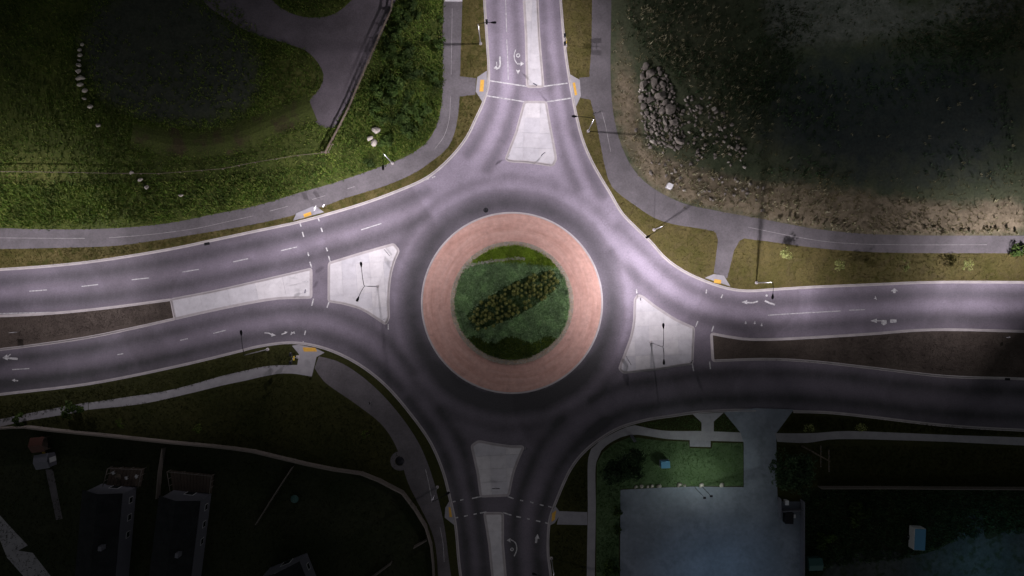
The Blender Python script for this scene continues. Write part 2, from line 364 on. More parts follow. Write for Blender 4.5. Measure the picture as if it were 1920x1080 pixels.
# ------------------------------------------------------------------ outlines read from the plan (1920 x 1080 units)
NW_E = [(900, -300), (904, -120), (908, 0), (913, 80), (916, 127), (915, 160), (906.7, 190), (893, 220), (873, 260), (840, 300), (800, 333), (740, 360), (680, 381.7), (613, 401.7), (560, 416), (480, 433), (400, 450), (320, 466.7), (160, 491.7), (0, 505), (-200, 512), (-600, 520)]
NE_E = [(1040, -300), (1047, -120), (1051.7, 0), (1060, 93), (1066.7, 140), (1075, 187), (1081.7, 220), (1093, 263), (1110, 303), (1126.7, 333), (1143, 360), (1167, 400), (1193, 427), (1220, 453), (1247, 483), (1280, 507), (1323, 527), (1367, 541), (1403, 545), (1440, 543), (1520, 538), (1640, 533), (1740, 529), (1920, 529), (2120, 532), (2520, 540)]
SW_E = [(-600, 812), (-200, 766), (0, 740), (167, 720), (333, 687), (453, 658), (480, 651), (547, 643), (607, 653), (667, 680), (720, 720), (770, 777), (807, 830), (830, 883), (843, 933), (853, 980), (860, 1053), (864, 1090), (872, 1400)]
SE_E1 = [(1040, 1400), (1034, 1090), (1028, 1037), (1029, 991), (1032, 970), (1043, 940), (1070, 880), (1093, 850), (1120, 827), (1160, 803), (1210, 788), (1260, 780), (1310, 773), (1360, 770), (1417, 769)]
SE_E2 = [(1487, 772), (1553, 774), (1640, 783), (1740, 795), (1823, 802), (1920, 807), (2120, 815), (2520, 825)]
nw_e, ne_e, sw_e = (to_w(smooth_line(e)) for e in (NW_E, NE_E, SW_E))
se_e1, se_e2 = to_w(smooth_line(SE_E1)), to_w(smooth_line(SE_E2))
ctr = Vector((0.0, -2.8))

# ------------------------------------------------------------------ ground, carriageway
bm = bmesh.new(); bmesh.ops.create_grid(bm, x_segments=2, y_segments=2, size=1500)
for v in bm.verts: v.co.z = -0.3
tag(from_bm('ground', bm, M['g_s']), kind='structure')

def between(a, b, f, n=120):
    def rs(p):
        p = np.array(p, float); d = np.r_[0, np.cumsum(np.hypot(*np.diff(p, axis=0).T))]
        t = np.linspace(0, d[-1], n); return np.c_[np.interp(t, d, p[:, 0]), np.interp(t, d, p[:, 1])]
    return rs(a) * (1 - f) + rs(b) * f
NWR = [(900, -100), (908, 0), (913, 80), (916, 127), (914, 165), (905, 195), (893, 222), (860, 275)]
NWL = [(980, -100), (983, 0), (987, 67), (989, 160), (984, 192), (969, 247), (954, 290), (930, 330)]
NER = [(1005, -100), (1007, 0), (1010, 67), (1018, 160), (1023, 193), (1030, 233), (1042, 300), (1060, 345)]
NEL = [(1046, -100), (1052, 0), (1060, 93), (1075, 187), (1093, 263), (1126, 333), (1150, 372)]
WNR = [(-60, 507), (0, 505), (160, 491), (320, 466), (480, 433), (560, 416), (680, 381), (800, 335)]
WNL = [(-60, 596), (0, 593), (200, 578), (320, 562), (480, 529), (583, 506), (735, 460), (800, 430)]
WSR = [(-60, 662), (0, 655), (160, 633), (330, 598), (480, 566), (583, 558), (643, 568), (722, 606), (790, 680)]
WSL = [(-60, 748), (0, 740), (167, 720), (333, 687), (480, 651), (547, 643), (607, 653), (667, 680), (740, 745)]
ENR = [(1980, 530), (1920, 529), (1740, 529), (1440, 543), (1367, 541), (1280, 507), (1220, 453), (1167, 400)]
ENL = [(1980, 624), (1920, 622), (1740, 619), (1440, 637), (1340, 627), (1267, 600), (1203, 556), (1140, 500)]
ESR = [(1980, 714), (1920, 710), (1773, 705), (1520, 677), (1337, 675), (1240, 690), (1160, 698), (1110, 720)]
ESL = [(1980, 812), (1920, 807), (1740, 795), (1553, 774), (1310, 773), (1210, 788), (1160, 803), (1110, 840)]
SWR = [(924, 1140), (924, 1080), (918, 1019), (910, 963), (903, 930), (888, 840), (850, 780)]
SWL = [(866, 1140), (863, 1080), (853, 980), (830, 883), (807, 830), (770, 777), (740, 740)]
SER = [(949, 1140), (948, 1080), (942, 1019), (943, 963), (952, 925), (978, 840), (1010, 790)]
SEL = [(1034, 1140), (1030, 1080), (1029, 991), (1043, 940), (1070, 880), (1120, 827), (1170, 790)]
xs = np.r_[-170, -120, np.arange(-100, 100.01, 0.5), 120, 170]; ys = np.r_[-120, -80, np.arange(-58, 58.01, 0.5), 80, 120]
gx, gy = np.meshgrid(xs, ys); P2 = np.c_[gx.ravel(), gy.ravel()]
wear_and_shade = np.full(len(P2), 0.30)
for A, B in ((NWR, NWL), (NER, NEL), (WNR, WNL), (WSR, WSL), (ENR, ENL), (ESR, ESL), (SWR, SWL), (SER, SEL)):
    for f, amt in ((0.25, 0.34), (0.76, 0.34), (0.5, -0.12)):
        tr = between(smooth_line(A, 20), smooth_line(B, 20), f, 110); tr = np.c_[(tr[:, 0] - 960) * S, (540 - tr[:, 1]) * S]
        lo, hi = tr.min(0) - 3, tr.max(0) + 3
        idx = np.where(((P2 >= lo) & (P2 <= hi)).all(1))[0]
        d2 = ((P2[idx, None, :] - tr[None]) ** 2).sum(2).min(1)
        wear_and_shade[idx] += amt * np.exp(-d2 / (2 * 0.75 ** 2))
rr = np.hypot(P2[:, 0] - ctr.x, P2[:, 1] - ctr.y)
wear_and_shade += 0.58 * np.exp(-((rr - 18.8) / 2.2) ** 2) + 0.14 * np.exp(-((rr - 23.6) / 0.8) ** 2) - 0.10 * np.exp(-((rr - 21.8) / 0.6) ** 2)
def bump2(cx, cy, sx, sy): return np.exp(-(((P2[:, 0] - cx) / sx) ** 2 + ((P2[:, 1] - cy) / sy) ** 2))
# the top arm and the right-hand kerb lane are paler than the other arms
wear_and_shade += -0.30 * bump2(0, 52, 12, 22) - 0.20 * bump2(9, 26, 8, 10) - 0.26 * bump2(24, 7, 9, 9) - 0.14 * bump2(40, -1, 10, 4)
wear_and_shade += 0.16 / (1 + np.exp((P2[:, 0] + 24) / 4)) + 0.34 / (1 + np.exp((P2[:, 1] + 14) / 2.5)) * (rr > 17)  # left arm darker; dim southern light painted into the asphalt tone
nx, ny = len(xs), len(ys)
ii, jj = np.meshgrid(np.arange(nx - 1), np.arange(ny - 1)); q = (jj * nx + ii).ravel()
loops = np.c_[q, q + 1, q + nx + 1, q + nx].ravel()
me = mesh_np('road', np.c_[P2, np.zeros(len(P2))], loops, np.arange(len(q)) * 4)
at = me.attributes.new('wear', 'FLOAT', 'POINT'); at.data.foreach_set('value', wear_and_shade.astype(np.float32))
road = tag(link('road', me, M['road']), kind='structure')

# ------------------------------------------------------------------ the four corner blocks of land
nw_poly = nw_e + to_w([(-600, -300)])
ne_poly = ne_e + to_w([(2520, -300)])
sw_poly = sw_e + to_w([(-600, 1400)])
se_poly = se_e1 + se_e2 + to_w([(2520, 1400)])
Z = 0.11
def land(poly, mat):
    o = slab('ground', poly, -0.2, Z, M[mat]); o['kind'] = 'structure'; return o
g_nw, g_ne, g_sw, g_se = land(nw_poly, 'g_nw'), land(ne_poly, 'g_ne'), land(sw_poly, 'g_s'), land(se_poly, 'g_s')
kerb(nw_e, g_nw, -1); kerb(ne_e, g_ne, 1); kerb(sw_e, g_sw, -1); kerb(se_e1, g_se, -1); kerb(se_e2, g_se, -1)

def area(name, pts, z, mat, curved=True, step=10):
    p = to_w(smooth_line(pts, step, True)) if curved else to_w(pts)
    return sheet(name, p, z, M[mat], None, 'structure'), p
def band(a, b): return smooth_line(a, 12) + smooth_line(b, 12)[::-1]
# shared paths
NWP_O = [(830, -200), (832, 0), (830, 67), (830, 150), (827, 200), (817, 240), (800, 267), (763, 293), (713, 313), (680, 325), (620, 345), (560, 362), (480, 386), (400, 402), (320, 418), (217, 428), (100, 430), (0, 428), (-300, 424)]
NWP_I = [(867, -200), (867, 0), (865, 67), (863, 140), (862, 180), (860, 207), (853, 247), (840, 277), (813, 300), (780, 323), (727, 347), (680, 362), (647, 372), (613, 385), (590, 392), (550, 404), (480, 420), (400, 434), (300, 450), (217, 461), (100, 465), (0, 467), (-300, 466)]
NEP_O = [(1146, -200), (1146, 0), (1145, 150), (1150, 213), (1163, 267), (1187, 317), (1220, 350), (1280, 381), (1337, 394), (1440, 413), (1520, 428), (1600, 437), (1680, 441), (1920, 442), (2300, 442)]
NEP_I = [(1112, -200), (1110, 0), (1108, 100), (1105, 143), (1107, 187), (1117, 227), (1125, 267), (1135, 317), (1147, 350), (1193, 387), (1227, 409), (1260, 420), (1320, 430), (1390, 446), (1440, 453), (1540, 466), (1640, 473), (1920, 475), (2300, 476)]
nwp = to_w(band(NWP_O, NWP_I)); nep = to_w(band(NEP_O, NEP_I))
verge_nw = nw_e[:]  # verge between the path and the kerb
vnw = to_w(smooth_line(NWP_I, 12)) + offset_line(nw_e, -0.15)[::-1]
vne = to_w(smooth_line(NEP_I, 12)) + offset_line(ne_e, 0.15)[::-1]
sheet('verge', vnw, Z + 0.005, M['verge'], None, 'structure'); sheet('verge', vne, Z + 0.005, M['verge_g'], None, 'structure')
path_nw = sheet('path', nwp, Z + 0.010, M['path'], None, 'structure'); path_ne = sheet('path', nep, Z + 0.010, M['path'], None, 'structure')
# connectors of the paths to the crossings
sheet('path', to_w([(858, 143), (893, 147), (891, 178), (858, 182)]), Z + 0.015, M['path'], None, 'structure')
sheet('path', to_w([(1112, 144), (1086, 146), (1088, 184), (1112, 188)]), Z + 0.015, M['path'], None, 'structure')
sheet('path', to_w([(1330, 428), (1342, 437), (1346, 450), (1338, 512), (1363, 522), (1376, 470), (1386, 452), (1400, 444)]), Z + 0.015, M['path'], None, 'structure')
# waste ground in the north-east: one sheet, its dirt, darker ground and rough grass blend into each other
def blur(m, k):
    for _ in range(3):
        for ax in (0, 1):
            c = np.cumsum(np.pad(m, [(k + 1, k) if i == ax else (0, 0) for i in (0, 1)], mode='edge'), axis=ax)
            m = (np.take(c, np.arange(2 * k + 1, c.shape[ax]), ax) - np.take(c, np.arange(0, c.shape[ax] - 2 * k - 1), ax)) / (2 * k + 1)
    return m
def soft_sheet(name, x0, x1, y0, y1, keep, masks, mat, z, step=0.8):
    ax_, ay_ = np.arange(x0, x1, step), np.arange(y0, y1, step); X, Y = np.meshgrid(ax_, ay_); P_ = np.c_[X.ravel(), Y.ravel()]
    vals = {k: blur(inside(P_, poly).astype(float).reshape(X.shape), bl).ravel() for k, (poly, bl) in masks.items()}
    ins = inside(P_, keep); nx_ = len(ax_); I, J = np.meshgrid(np.arange(nx_ - 1), np.arange(len(ay_) - 1)); q_ = (J * nx_ + I).ravel()
    q_ = q_[ins[q_] & ins[q_ + 1] & ins[q_ + nx_] & ins[q_ + nx_ + 1]]
    m_ = mesh_np(name, np.c_[P_, np.full(len(P_), z)], np.c_[q_, q_ + 1, q_ + nx_ + 1, q_ + nx_].ravel(), np.arange(len(q_)) * 4)
    for k, v_ in vals.items(): m_.attributes.new(k, 'FLOAT', 'POINT').data.foreach_set('value', v_.astype(np.float32))
    o = link(name, m_, M[mat]); o['kind'] = 'structure'; return o
def blend_mat(name, base1, base2, layers, big=0.1, fine=2.0, fine_amt=0.45, nz=0.9):
    m, n, l, b = new_mat(name); p = wpos(n)
    col = ramp(n, l, noise(n, l, p, big, 5), [(0.35, base1), (0.65, base2)])
    for i, (attr, c1, c2) in enumerate(layers):
        at_ = n.new('ShaderNodeAttribute'); at_.attribute_name = attr
        f = math_(n, l, 'ADD', at_.outputs['Fac'], math_(n, l, 'MULTIPLY', math_(n, l, 'SUBTRACT', noise(n, l, p, 0.22 + .07 * i, 7, 0.7), 0.5), nz))
        f = ramp(n, l, f, [(0.32, (0, 0, 0)), (0.68, (1, 1, 1))])
        col = mix(n, l, f, col, ramp(n, l, noise(n, l, p, 0.45, 6, 0.7), [(0.35, c1), (0.65, c2)]))
    f = noise(n, l, p, fine, 7, 0.75); col = mix(n, l, 1.0, col, ramp(n, l, f, [(0.25, (1 - fine_amt,) * 3), (0.75, (1 + fine_amt * .7,) * 3)]), 'MULTIPLY')
    l.new(col, b.inputs['Base Color']); b.inputs['Roughness'].default_value = 0.95; bump(n, l, b, f, 0.7, 0.12); return m
d1 = to_w([(1147, 0), (1150, 150), (1154, 215), (1168, 265), (1195, 318), (1228, 352), (1290, 380), (1345, 392), (1440, 412), (1520, 427), (1640, 440), (1930, 440), (1930, 372), (1780, 385), (1660, 368), (1560, 352), (1440, 345), (1330, 325), (1262, 300), (1212, 280), (1198, 240), (1195, 150), (1172, 90), (1160, 0)])
pale_top = to_w([(1420, 90), (1440, 30), (1430, -40), (1620, -40), (1700, 20), (1930, -40), (1930, 30), (1800, 50), (1640, 75), (1560, 80), (1480, 88)])
dark_e = to_w([(1400, 130), (1560, 95), (1720, 110), (1930, 100), (1930, 320), (1780, 335), (1620, 330), (1480, 315), (1400, 270)])  # darker, cooler ground colour on the right
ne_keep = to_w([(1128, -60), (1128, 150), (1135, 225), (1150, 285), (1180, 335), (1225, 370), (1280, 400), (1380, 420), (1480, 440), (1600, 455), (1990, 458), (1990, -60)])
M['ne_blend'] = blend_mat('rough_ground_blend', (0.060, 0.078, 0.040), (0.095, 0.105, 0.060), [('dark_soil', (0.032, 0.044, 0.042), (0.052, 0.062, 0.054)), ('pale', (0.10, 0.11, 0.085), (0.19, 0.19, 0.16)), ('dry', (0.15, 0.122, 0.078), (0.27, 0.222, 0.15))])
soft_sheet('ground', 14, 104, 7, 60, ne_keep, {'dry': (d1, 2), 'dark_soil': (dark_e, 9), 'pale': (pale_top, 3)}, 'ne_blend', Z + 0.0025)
# gravel turnaround in the north-west
_, gravel_poly = area('gravel_track', [(360, -60), (380, 0), (440, 45), (480, 66), (530, 80), (580, 100), (607, 140), (600, 165), (580, 190), (576, 206), (600, 236), (625, 240), (650, 200), (690, 122), (743, 0), (765, -60), (690, -40), (660, 0), (630, 25), (600, 33), (560, 30), (520, 10), (490, -30)], Z + 0.006, 'gravel')
# concrete deck on the path by the top edge
sheet('path', to_w([(833, -60), (867, -60), (867, 3.5), (832, 3)]), Z + 0.02, M['concrete'], None, 'structure')
# south-west path: concrete walk then asphalt
SWW_U = [(0, 796), (53, 775), (167, 755), (233, 745), (320, 731), (420, 704), (459, 695), (493, 687.5), (518, 685), (560, 684)]
SWW_L = [(0, 812), (53, 788), (167, 768), (267, 757), (350, 739), (420, 722), (463, 713), (493, 706), (530, 700), (563, 702), (585, 706)]
wk1 = [(-60, 800), (0, 786), (53, 775), (120, 762), (166, 754), (166, 768), (123, 777), (53, 788), (0, 800), (-60, 815)]
sheet('pavement', to_w(wk1), Z + 0.010, M['walk'], None, 'structure')
wk2 = band([p for p in SWW_U if p[0] >= 167], [p for p in SWW_L if p[0] >= 167])
sheet('pavement', to_w(wk2), Z + 0.010, M['walk'], None, 'structure')
SWA_L = [(590, 690), (607, 714), (667, 757), (713, 793), (735, 822), (750, 855), (765, 905), (785, 945), (805, 985), (816, 1020), (822, 1090), (826, 1300)]
SWA_R = [(598, 668), (630, 676), (660, 692), (705, 728), (750, 778), (786, 832), (808, 885), (822, 935), (833, 985), (842, 1053), (848, 1100), (850, 1300)]
swa = to_w(band(SWA_L, SWA_R)); sheet('path', swa, Z + 0.008, M['path'], None, 'structure')
# south-east walks, driveway, lawn, lot
SEW_L = [(1098, 1300), (1100, 1080), (1102, 953), (1103, 858), (1108, 842), (1124, 827), (1160, 807), (1190, 797), (1213, 802), (1243, 807), (1313, 808), (1395, 811)]
SEW_R = [(1113, 1300), (1115, 1080), (1117, 953), (1118, 866), (1127, 845), (1147, 828), (1180, 815), (1213, 817), (1243, 822), (1293, 825), (1395, 828)]
sheet('pavement', to_w(band(SEW_L, SEW_R)), Z + 0.010, M['walk'], None, 'structure')
sheet('pavement', to_w([(1293, 825), (1332, 826), (1332, 838), (1293, 837)]), Z + 0.015, M['walk'], None, 'structure')
sheet('pavement', to_w([(1298, 776), (1357, 773), (1338, 790), (1338, 809), (1315, 809), (1315, 792)]), Z + 0.018, M['walk'], None, 'structure')
sheet('pavement', to_w([(1050, 958), (1101, 960), (1101, 984), (1044, 983)]), Z + 0.015, M['walk'], None, 'structure')
sheet('driveway', to_w([(1357, 773), (1416, 765), (1488, 767.5), (1455, 812), (1456, 900), (1458, 940), (1500, 940), (1500, 1200), (1395, 1200), (1394, 830), (1388, 811)]), Z + 0.022, M['lot'], None, 'structure')
lot_poly = to_w([(1163, 918), (1240, 914), (1300, 912), (1395, 913), (1395, 1200), (1162, 1200)])
sheet('parking_lot', lot_poly, Z + 0.014, M['lot'], None, 'structure')
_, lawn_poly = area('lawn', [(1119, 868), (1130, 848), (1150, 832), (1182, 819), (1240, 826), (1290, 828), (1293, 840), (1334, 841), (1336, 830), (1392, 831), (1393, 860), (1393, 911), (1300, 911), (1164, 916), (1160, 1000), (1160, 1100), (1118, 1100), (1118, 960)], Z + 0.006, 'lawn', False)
SEE_U = [(1453, 812), (1520, 812), (1583, 808), (1680, 811), (1773, 815), (1920, 820), (2300, 836)]
SEE_L = [(1457, 828), (1513, 830), (1553, 824), (1600, 823), (1680, 825), (1773, 828), (1920, 835), (2300, 851)]
sheet('pavement', to_w(band(SEE_U, SEE_L)), Z + 0.026, M['walk'], None, 'structure')
# back yards in the south-west and the lit yard in the south-east
FENCE_SW = [(-60, 806), (0, 801), (60, 798), (100, 803), (200, 813), (333, 827), (400, 833), (480, 843), (530, 855), (580, 867), (630, 877), (680, 884), (713, 897), (757, 920), (780, 950), (800, 983), (810, 1017), (816, 1090)]
yard_sw = to_w(smooth_line(FENCE_SW, 12) + [(816, 1300), (-60, 1300)])
sheet('yard', yard_sw, Z + 0.004, M['yard'], None, 'structure')
yard_se = to_w([(1503, 914), (2100, 916), (2100, 1300), (1503, 1300)])
sheet('yard', yard_se, Z + 0.004, M['yard'], None, 'structure')
_, pave_se = area('yard_paving', [(1540, 1090), (1560, 1055), (1640, 1030), (1720, 1040), (1790, 1010), (1815, 960), (1840, 960), (1848, 1010), (1900, 990), (1990, 1000), (2000, 1100)], Z + 0.009, 'yardpave')
sheet('driveway', to_w([(0, 965), (18, 985), (53, 1022), (35, 1032), (62, 1036), (100, 1085), (100, 1200), (45, 1200), (45, 1080), (14, 1045), (0, 1010), (-60, 940), (-60, 900)]), Z + 0.010, M['walk'], None, 'structure')
sheet('path', to_w([(86, 880), (100, 880), (118, 972), (106, 975)]), Z + 0.010, M['path'], None, 'structure')

# ------------------------------------------------------------------ ramps with tactile plates
def ramp_pad(pts, tact, parent):
    r = sheet('ramp', to_w(pts), Z + 0.041, M['walk'], parent)
    sheet('tactile_plate', to_w(tact), Z + 0.052, M['yellow'], r)
ramp_pad([(913, 133), (895, 145), (892, 172), (905, 192), (913, 168)], [(901, 150), (908, 150), (906.5, 172), (899, 172)], path_nw)
ramp_pad([(1068, 139), (1079, 146), (1087, 150), (1089, 180), (1080, 200), (1075, 180)], [(1073.5, 156), (1078, 155), (1082, 178), (1078, 180)], path_ne)
ramp_pad([(550, 414), (556, 400), (587, 387), (596, 389), (608, 398)], [(569, 402), (583, 397), (585, 403), (571, 408)], path_nw)
ramp_pad([(1321, 521), (1338, 514), (1357, 517), (1369, 537)], [(1339, 523), (1352, 525), (1351, 532), (1338, 530)], path_ne)
ramp_pad([(548, 648), (561, 664), (558, 684), (563, 702), (585, 706), (594, 669), (609, 661), (590, 652), (560, 646)], [(568, 651), (592, 652), (595, 659), (570, 659)], g_sw)
ramp_pad([(1040, 947), (1052, 962), (1040, 980), (1032, 984), (1034, 966)], [(1035, 962), (1043, 956), (1040, 974), (1034, 978)], g_se)
ramp_pad([(842, 940), (835, 952), (834, 970), (852, 984), (850, 965)], [(841, 950), (845, 951), (848, 969), (843, 969)], g_sw)

# ------------------------------------------------------------------ concrete islands made of cast panels
def panels(wpts, cell, ang, z, parent, mat='concrete', gap=0.06):
    a = np.array(wpts); c, s = math.cos(ang), math.sin(ang)
    u = a @ np.array([c, s]); v = a @ np.array([-s, c])
    def splits(lo, hi):
        k = max(1, round((hi - lo) / cell)); return np.linspace(lo, hi, k + 1)
    U, V = splits(u.min(), u.max()), splits(v.min(), v.max())
    for i in range(len(U) - 1):
        for j in range(len(V) - 1):
            bm = bmesh.new(); bm.faces.new([bm.verts.new((x, y, z)) for x, y in wpts]); bmesh.ops.triangulate(bm, faces=bm.faces)
            for co, no in ((U[i] + gap / 2, (-c, -s)), (U[i + 1] - gap / 2, (c, s)), (V[j] + gap / 2, (s, -c)), (V[j + 1] - gap / 2, (-s, c))):
                d = co if (no == (c, s) or no == (-s, c)) else -co
                bmesh.ops.bisect_plane(bm, geom=bm.verts[:] + bm.edges[:] + bm.faces[:], plane_co=(no[0] * d, no[1] * d, 0), plane_no=(no[0], no[1], 0), clear_outer=True)
            if not bm.faces or sum(f.calc_area() for f in bm.faces) < 0.4: bm.free(); continue
            bmesh.ops.recalc_face_normals(bm, faces=bm.faces)
            if bm.faces[:][0].normal.z < 0: bmesh.ops.reverse_faces(bm, faces=bm.faces)
            r = bmesh.ops.extrude_face_region(bm, geom=bm.faces[:])
            for e in r['geom']:
                if isinstance(e, bmesh.types.BMVert): e.co.z += 0.03 + random.uniform(0, 0.006)
            from_bm('panel', bm, M[mat], parent)
def centroid(wp): a = np.array(wp); return a.mean(0)
def island(name, pts, label, cell=2.6, ang=0, mat='concrete', filling=None, curved=False):
    wp = to_w(smooth_line(pts, 6, True)) if curved else to_w(pts)
    a = sum(wp[i][0] * wp[(i + 1) % len(wp)][1] - wp[(i + 1) % len(wp)][0] * wp[i][1] for i in range(len(wp)))
    if a < 0: wp = wp[::-1]
    root = tag(slab(name, offset_line(wp, 0.12, True), -0.05, 0.10, M['mulch' if filling else mat]), label, 'traffic island')
    kerb(wp, root, 1, True)
    if not filling: panels(offset_line(wp, 0.205, True), cell, ang, 0.11, root, mat)
    return root, wp
def rounded(pts, r=6.0, n=4):
    out = []; m = len(pts)
    for i in range(m):
        p = Vector(pts[i]); a = (Vector(pts[i - 1]) - p); b = (Vector(pts[(i + 1) % m]) - p)
        ra = min(r, a.length * 0.45); rb = min(r, b.length * 0.45)
        p0 = p + a.normalized() * ra; p2 = p + b.normalized() * rb
        for k in range(n + 1):
            t = k / n; out.append(tuple(p0 * (1 - t) ** 2 + p * 2 * t * (1 - t) + p2 * t * t))
    return out
def edge_join(*lines):
    out = []
    for l in lines: out += l
    return out
w_spl = rounded(edge_join([(617.5, 494)], [(676, 476)], [(738, 458.5)], [(747, 470)], smooth_line([(740, 485), (733, 508), (728.5, 540), (727.5, 575), (728.5, 595)], 10), [(723, 607)], smooth_line([(702, 593), (677, 578), (643, 568)], 10), [(617, 564)]), 4)
island('traffic_island', w_spl, 'white concrete splitter island with the two-armed street lamp left of the round island', 2.9, R(4))
WM_T = [(583, 505), (480, 529), (400, 547), (322, 562)]; WM_B = [(329, 597), (400, 581), (480, 565), (520, 559), (583, 557)]
island('traffic_island', rounded(smooth_line(WM_T, 20) + smooth_line(WM_B, 20), 3), 'long tapering concrete median nose beside the left crossing', 5.0, R(12))
WM_T2 = [(321, 562.3), (200, 578), (97, 588), (0, 593), (-200, 600), (-500, 606)]; WM_B2 = [(-500, 700), (-200, 676), (0, 655), (160, 633), (240, 617), (328, 597.3)]
island('planted_median', rounded(smooth_line(WM_T2, 20) + smooth_line(WM_B2, 20), 3), 'brown mulch median between the left road lanes', filling=True)
n_spl = rounded(edge_join([(984, 192), (1023, 192)], smooth_line([(1030, 233), (1037, 270), (1042, 298)], 12), [(1036, 310)], smooth_line([(1010, 306), (985, 303), (960, 302)], 12), [(949, 299)], smooth_line([(955, 284), (969, 247)], 12)), 4)
island('traffic_island', n_spl, 'white concrete splitter island widening towards the round island at the top', 2.6, R(-2))
island('traffic_island', rounded([(980, -200), (983, 0), (987, 67), (989, 162), (1018, 162), (1015, 127), (1010, 67), (1007, 0), (1003, -200)], 4), 'narrow concrete median running off the top edge', 3.0, R(-2))
e_spl = rounded(edge_join([(1191, 562), (1197, 554), (1205, 557)], smooth_line([(1228, 575), (1267, 600), (1300, 615)], 12), [(1297, 681)], smooth_line([(1268, 685), (1240, 690), (1205, 694), (1170, 698)], 12), [(1162, 691)], smooth_line([(1173, 662), (1185, 628), (1190, 600)], 12)), 3)
island('traffic_island', e_spl, 'pale concrete splitter island with a two-armed lamp right of the round island', 2.9, R(2))
EM_T = [(1334, 626), (1393, 636), (1440, 637), (1530, 633), (1627, 627), (1740, 619), (1920, 622), (2120, 630), (2500, 640)]; EM_B = [(2500, 735), (2120, 724), (1920, 710), (1773, 705), (1640, 690), (1520, 677), (1440, 673), (1337, 676)]
island('planted_median', rounded(smooth_line(EM_T, 20) + smooth_line(EM_B, 20), 4), 'brown mulch median between the right road lanes', filling=True)
s_spl = rounded(edge_join([(885, 836), (897, 828)], smooth_line([(930, 834), (958, 838)], 10), [(981, 838)], smooth_line([(972, 858), (962, 885), (953, 928)], 10), [(902, 930)], smooth_line([(897, 890), (891, 862)], 10)), 4)
island('traffic_island', s_spl, 'dim concrete splitter island below the round island', 2.6, R(3))
island('traffic_island', rounded([(909, 963), (942, 963), (942, 1019), (948, 1090), (955, 1300), (945, 1300), (925, 1090), (918, 1019)], 4), 'narrow dim concrete median running off the bottom edge', 3.0, R(3))

# ------------------------------------------------------------------ painted markings (parts of the road)
PZ = 0.005
def stroke(pts, w=1.6, name='lane_line', parent=road, z=PZ, mat='paint'):
    wp = to_w(pts); a, b = offset_line(wp, w * S / 2), offset_line(wp, -w * S / 2)
    vs_ = [(x, y, z) for x, y in a] + [(x, y, z) for x, y in b]; n = len(a)
    fs = [(i, n + i, n + i + 1, i + 1) for i in range(n - 1)]
    me = bpy.data.meshes.new(name); me.from_pydata(vs_, [], fs); me.update(); return link(name, me, M[mat], parent)
def patch(polys, name='arrow'):
    vs_, fs = [], []
    for p in polys:
        w = to_w(p); a = sum(w[i][0] * w[(i + 1) % len(w)][1] - w[(i + 1) % len(w)][0] * w[i][1] for i in range(len(w)))
        if a < 0: w = w[::-1]
        fs.append(tuple(range(len(vs_), len(vs_) + len(w)))); vs_ += [(x, y, PZ + 0.001 * len(fs) ) for x, y in w]
    me = bpy.data.meshes.new(name); me.from_pydata(vs_, [], fs); me.update(); return link(name, me, M['paint'], road)
def thick(pts, w):
    a, b = offset_line(pts, w / 2), offset_line(pts, -w / 2); return [[a[i], a[i + 1], b[i + 1], b[i]] for i in range(len(a) - 1)]
def head(tip, d, ln, wd):
    d = Vector(d).normalized(); n = Vector((-d.y, d.x)); t = Vector(tip); b = t - d * ln
    return [tuple(t), tuple(b + n * wd / 2), tuple(b - n * wd / 2)]
def disc(c, r, n=12): return [(c[0] + r * math.cos(2 * math.pi * k / n), c[1] + r * math.sin(2 * math.pi * k / n)) for k in range(n)]
for a, b in (((55, 546), (88, 543.5)), ((153, 537), (184, 533.5)), ((247, 524.5), (279, 521)), ((342, 510), (373, 505)), ((437, 491), (465, 485)), ((527, 470), (557, 463)), ((677, 431), (715, 419)),
             ((400, 625), (424, 619)), ((338, 638), (352, 635)), ((220, 665), (231, 663)), ((23, 693), (55, 691)), ((1592, 581.5), (1622, 580.5)), ((0, 588), (97, 585.5))):
    stroke([a, b], 1.7, 'lane_dash')
stroke([(1440, 591), (1470, 589), (1520, 586), (1577, 583)], 1.6)
stroke([(947, -60), (948, 0), (950, 60)], 1.4); stroke([(950, 74), (952, 110), (953, 150)], 1.3)
for a, b in (((916, 151), (988, 162)), ((1019, 162), (1064, 156)), ((912, 179.5), (985, 191)), ((1025, 191), (1070, 184))): stroke([a, b], 2.2, 'crosswalk_line')
for col in ([(562, 417), (564.5, 425)], [(567, 435), (569.5, 444)], [(577, 473), (579, 480)], [(581, 491), (584.5, 502)], [(596, 408), (599, 415)], [(602, 427), (604.5, 435)], [(611.5, 464), (614, 471)], [(616, 480), (619.5, 492)],
            [(588, 560), (584.5, 573)], [(617, 566), (613, 577)], [(573, 620), (571, 628)], [(569, 640), (568, 643)], [(728, 608), (728, 618)], [(1193.5, 542), (1194, 550)],
            [(1325, 543), (1323.5, 550)], [(1355, 552), (1352, 559)], [(1308.5, 602), (1304, 613)], [(1338, 611), (1334.5, 622)], [(1298, 682), (1300.5, 696)], [(1330.5, 678), (1332, 692)],
            [(849, 941), (854, 940)], [(863, 938), (869, 936.5)], [(885, 934.5), (902, 931)], [(952, 931), (963, 935)], [(975, 938), (981, 939)], [(994, 941), (1000, 943)], [(1012, 946), (1019, 948)], [(1028, 949.5), (1034, 951)],
            [(854, 971), (859, 970)], [(870, 968), (877, 966.5)], [(888, 964.5), (894, 963)], [(900, 962), (912, 960)], [(943, 961), (959, 966)], [(968, 968.5), (977, 970)], [(988, 972.5), (993, 973.5)], [(1005, 976), (1013, 978)], [(1022, 980), (1028, 981.5)]):
    stroke(col, 2.2, 'crosswalk_dash')
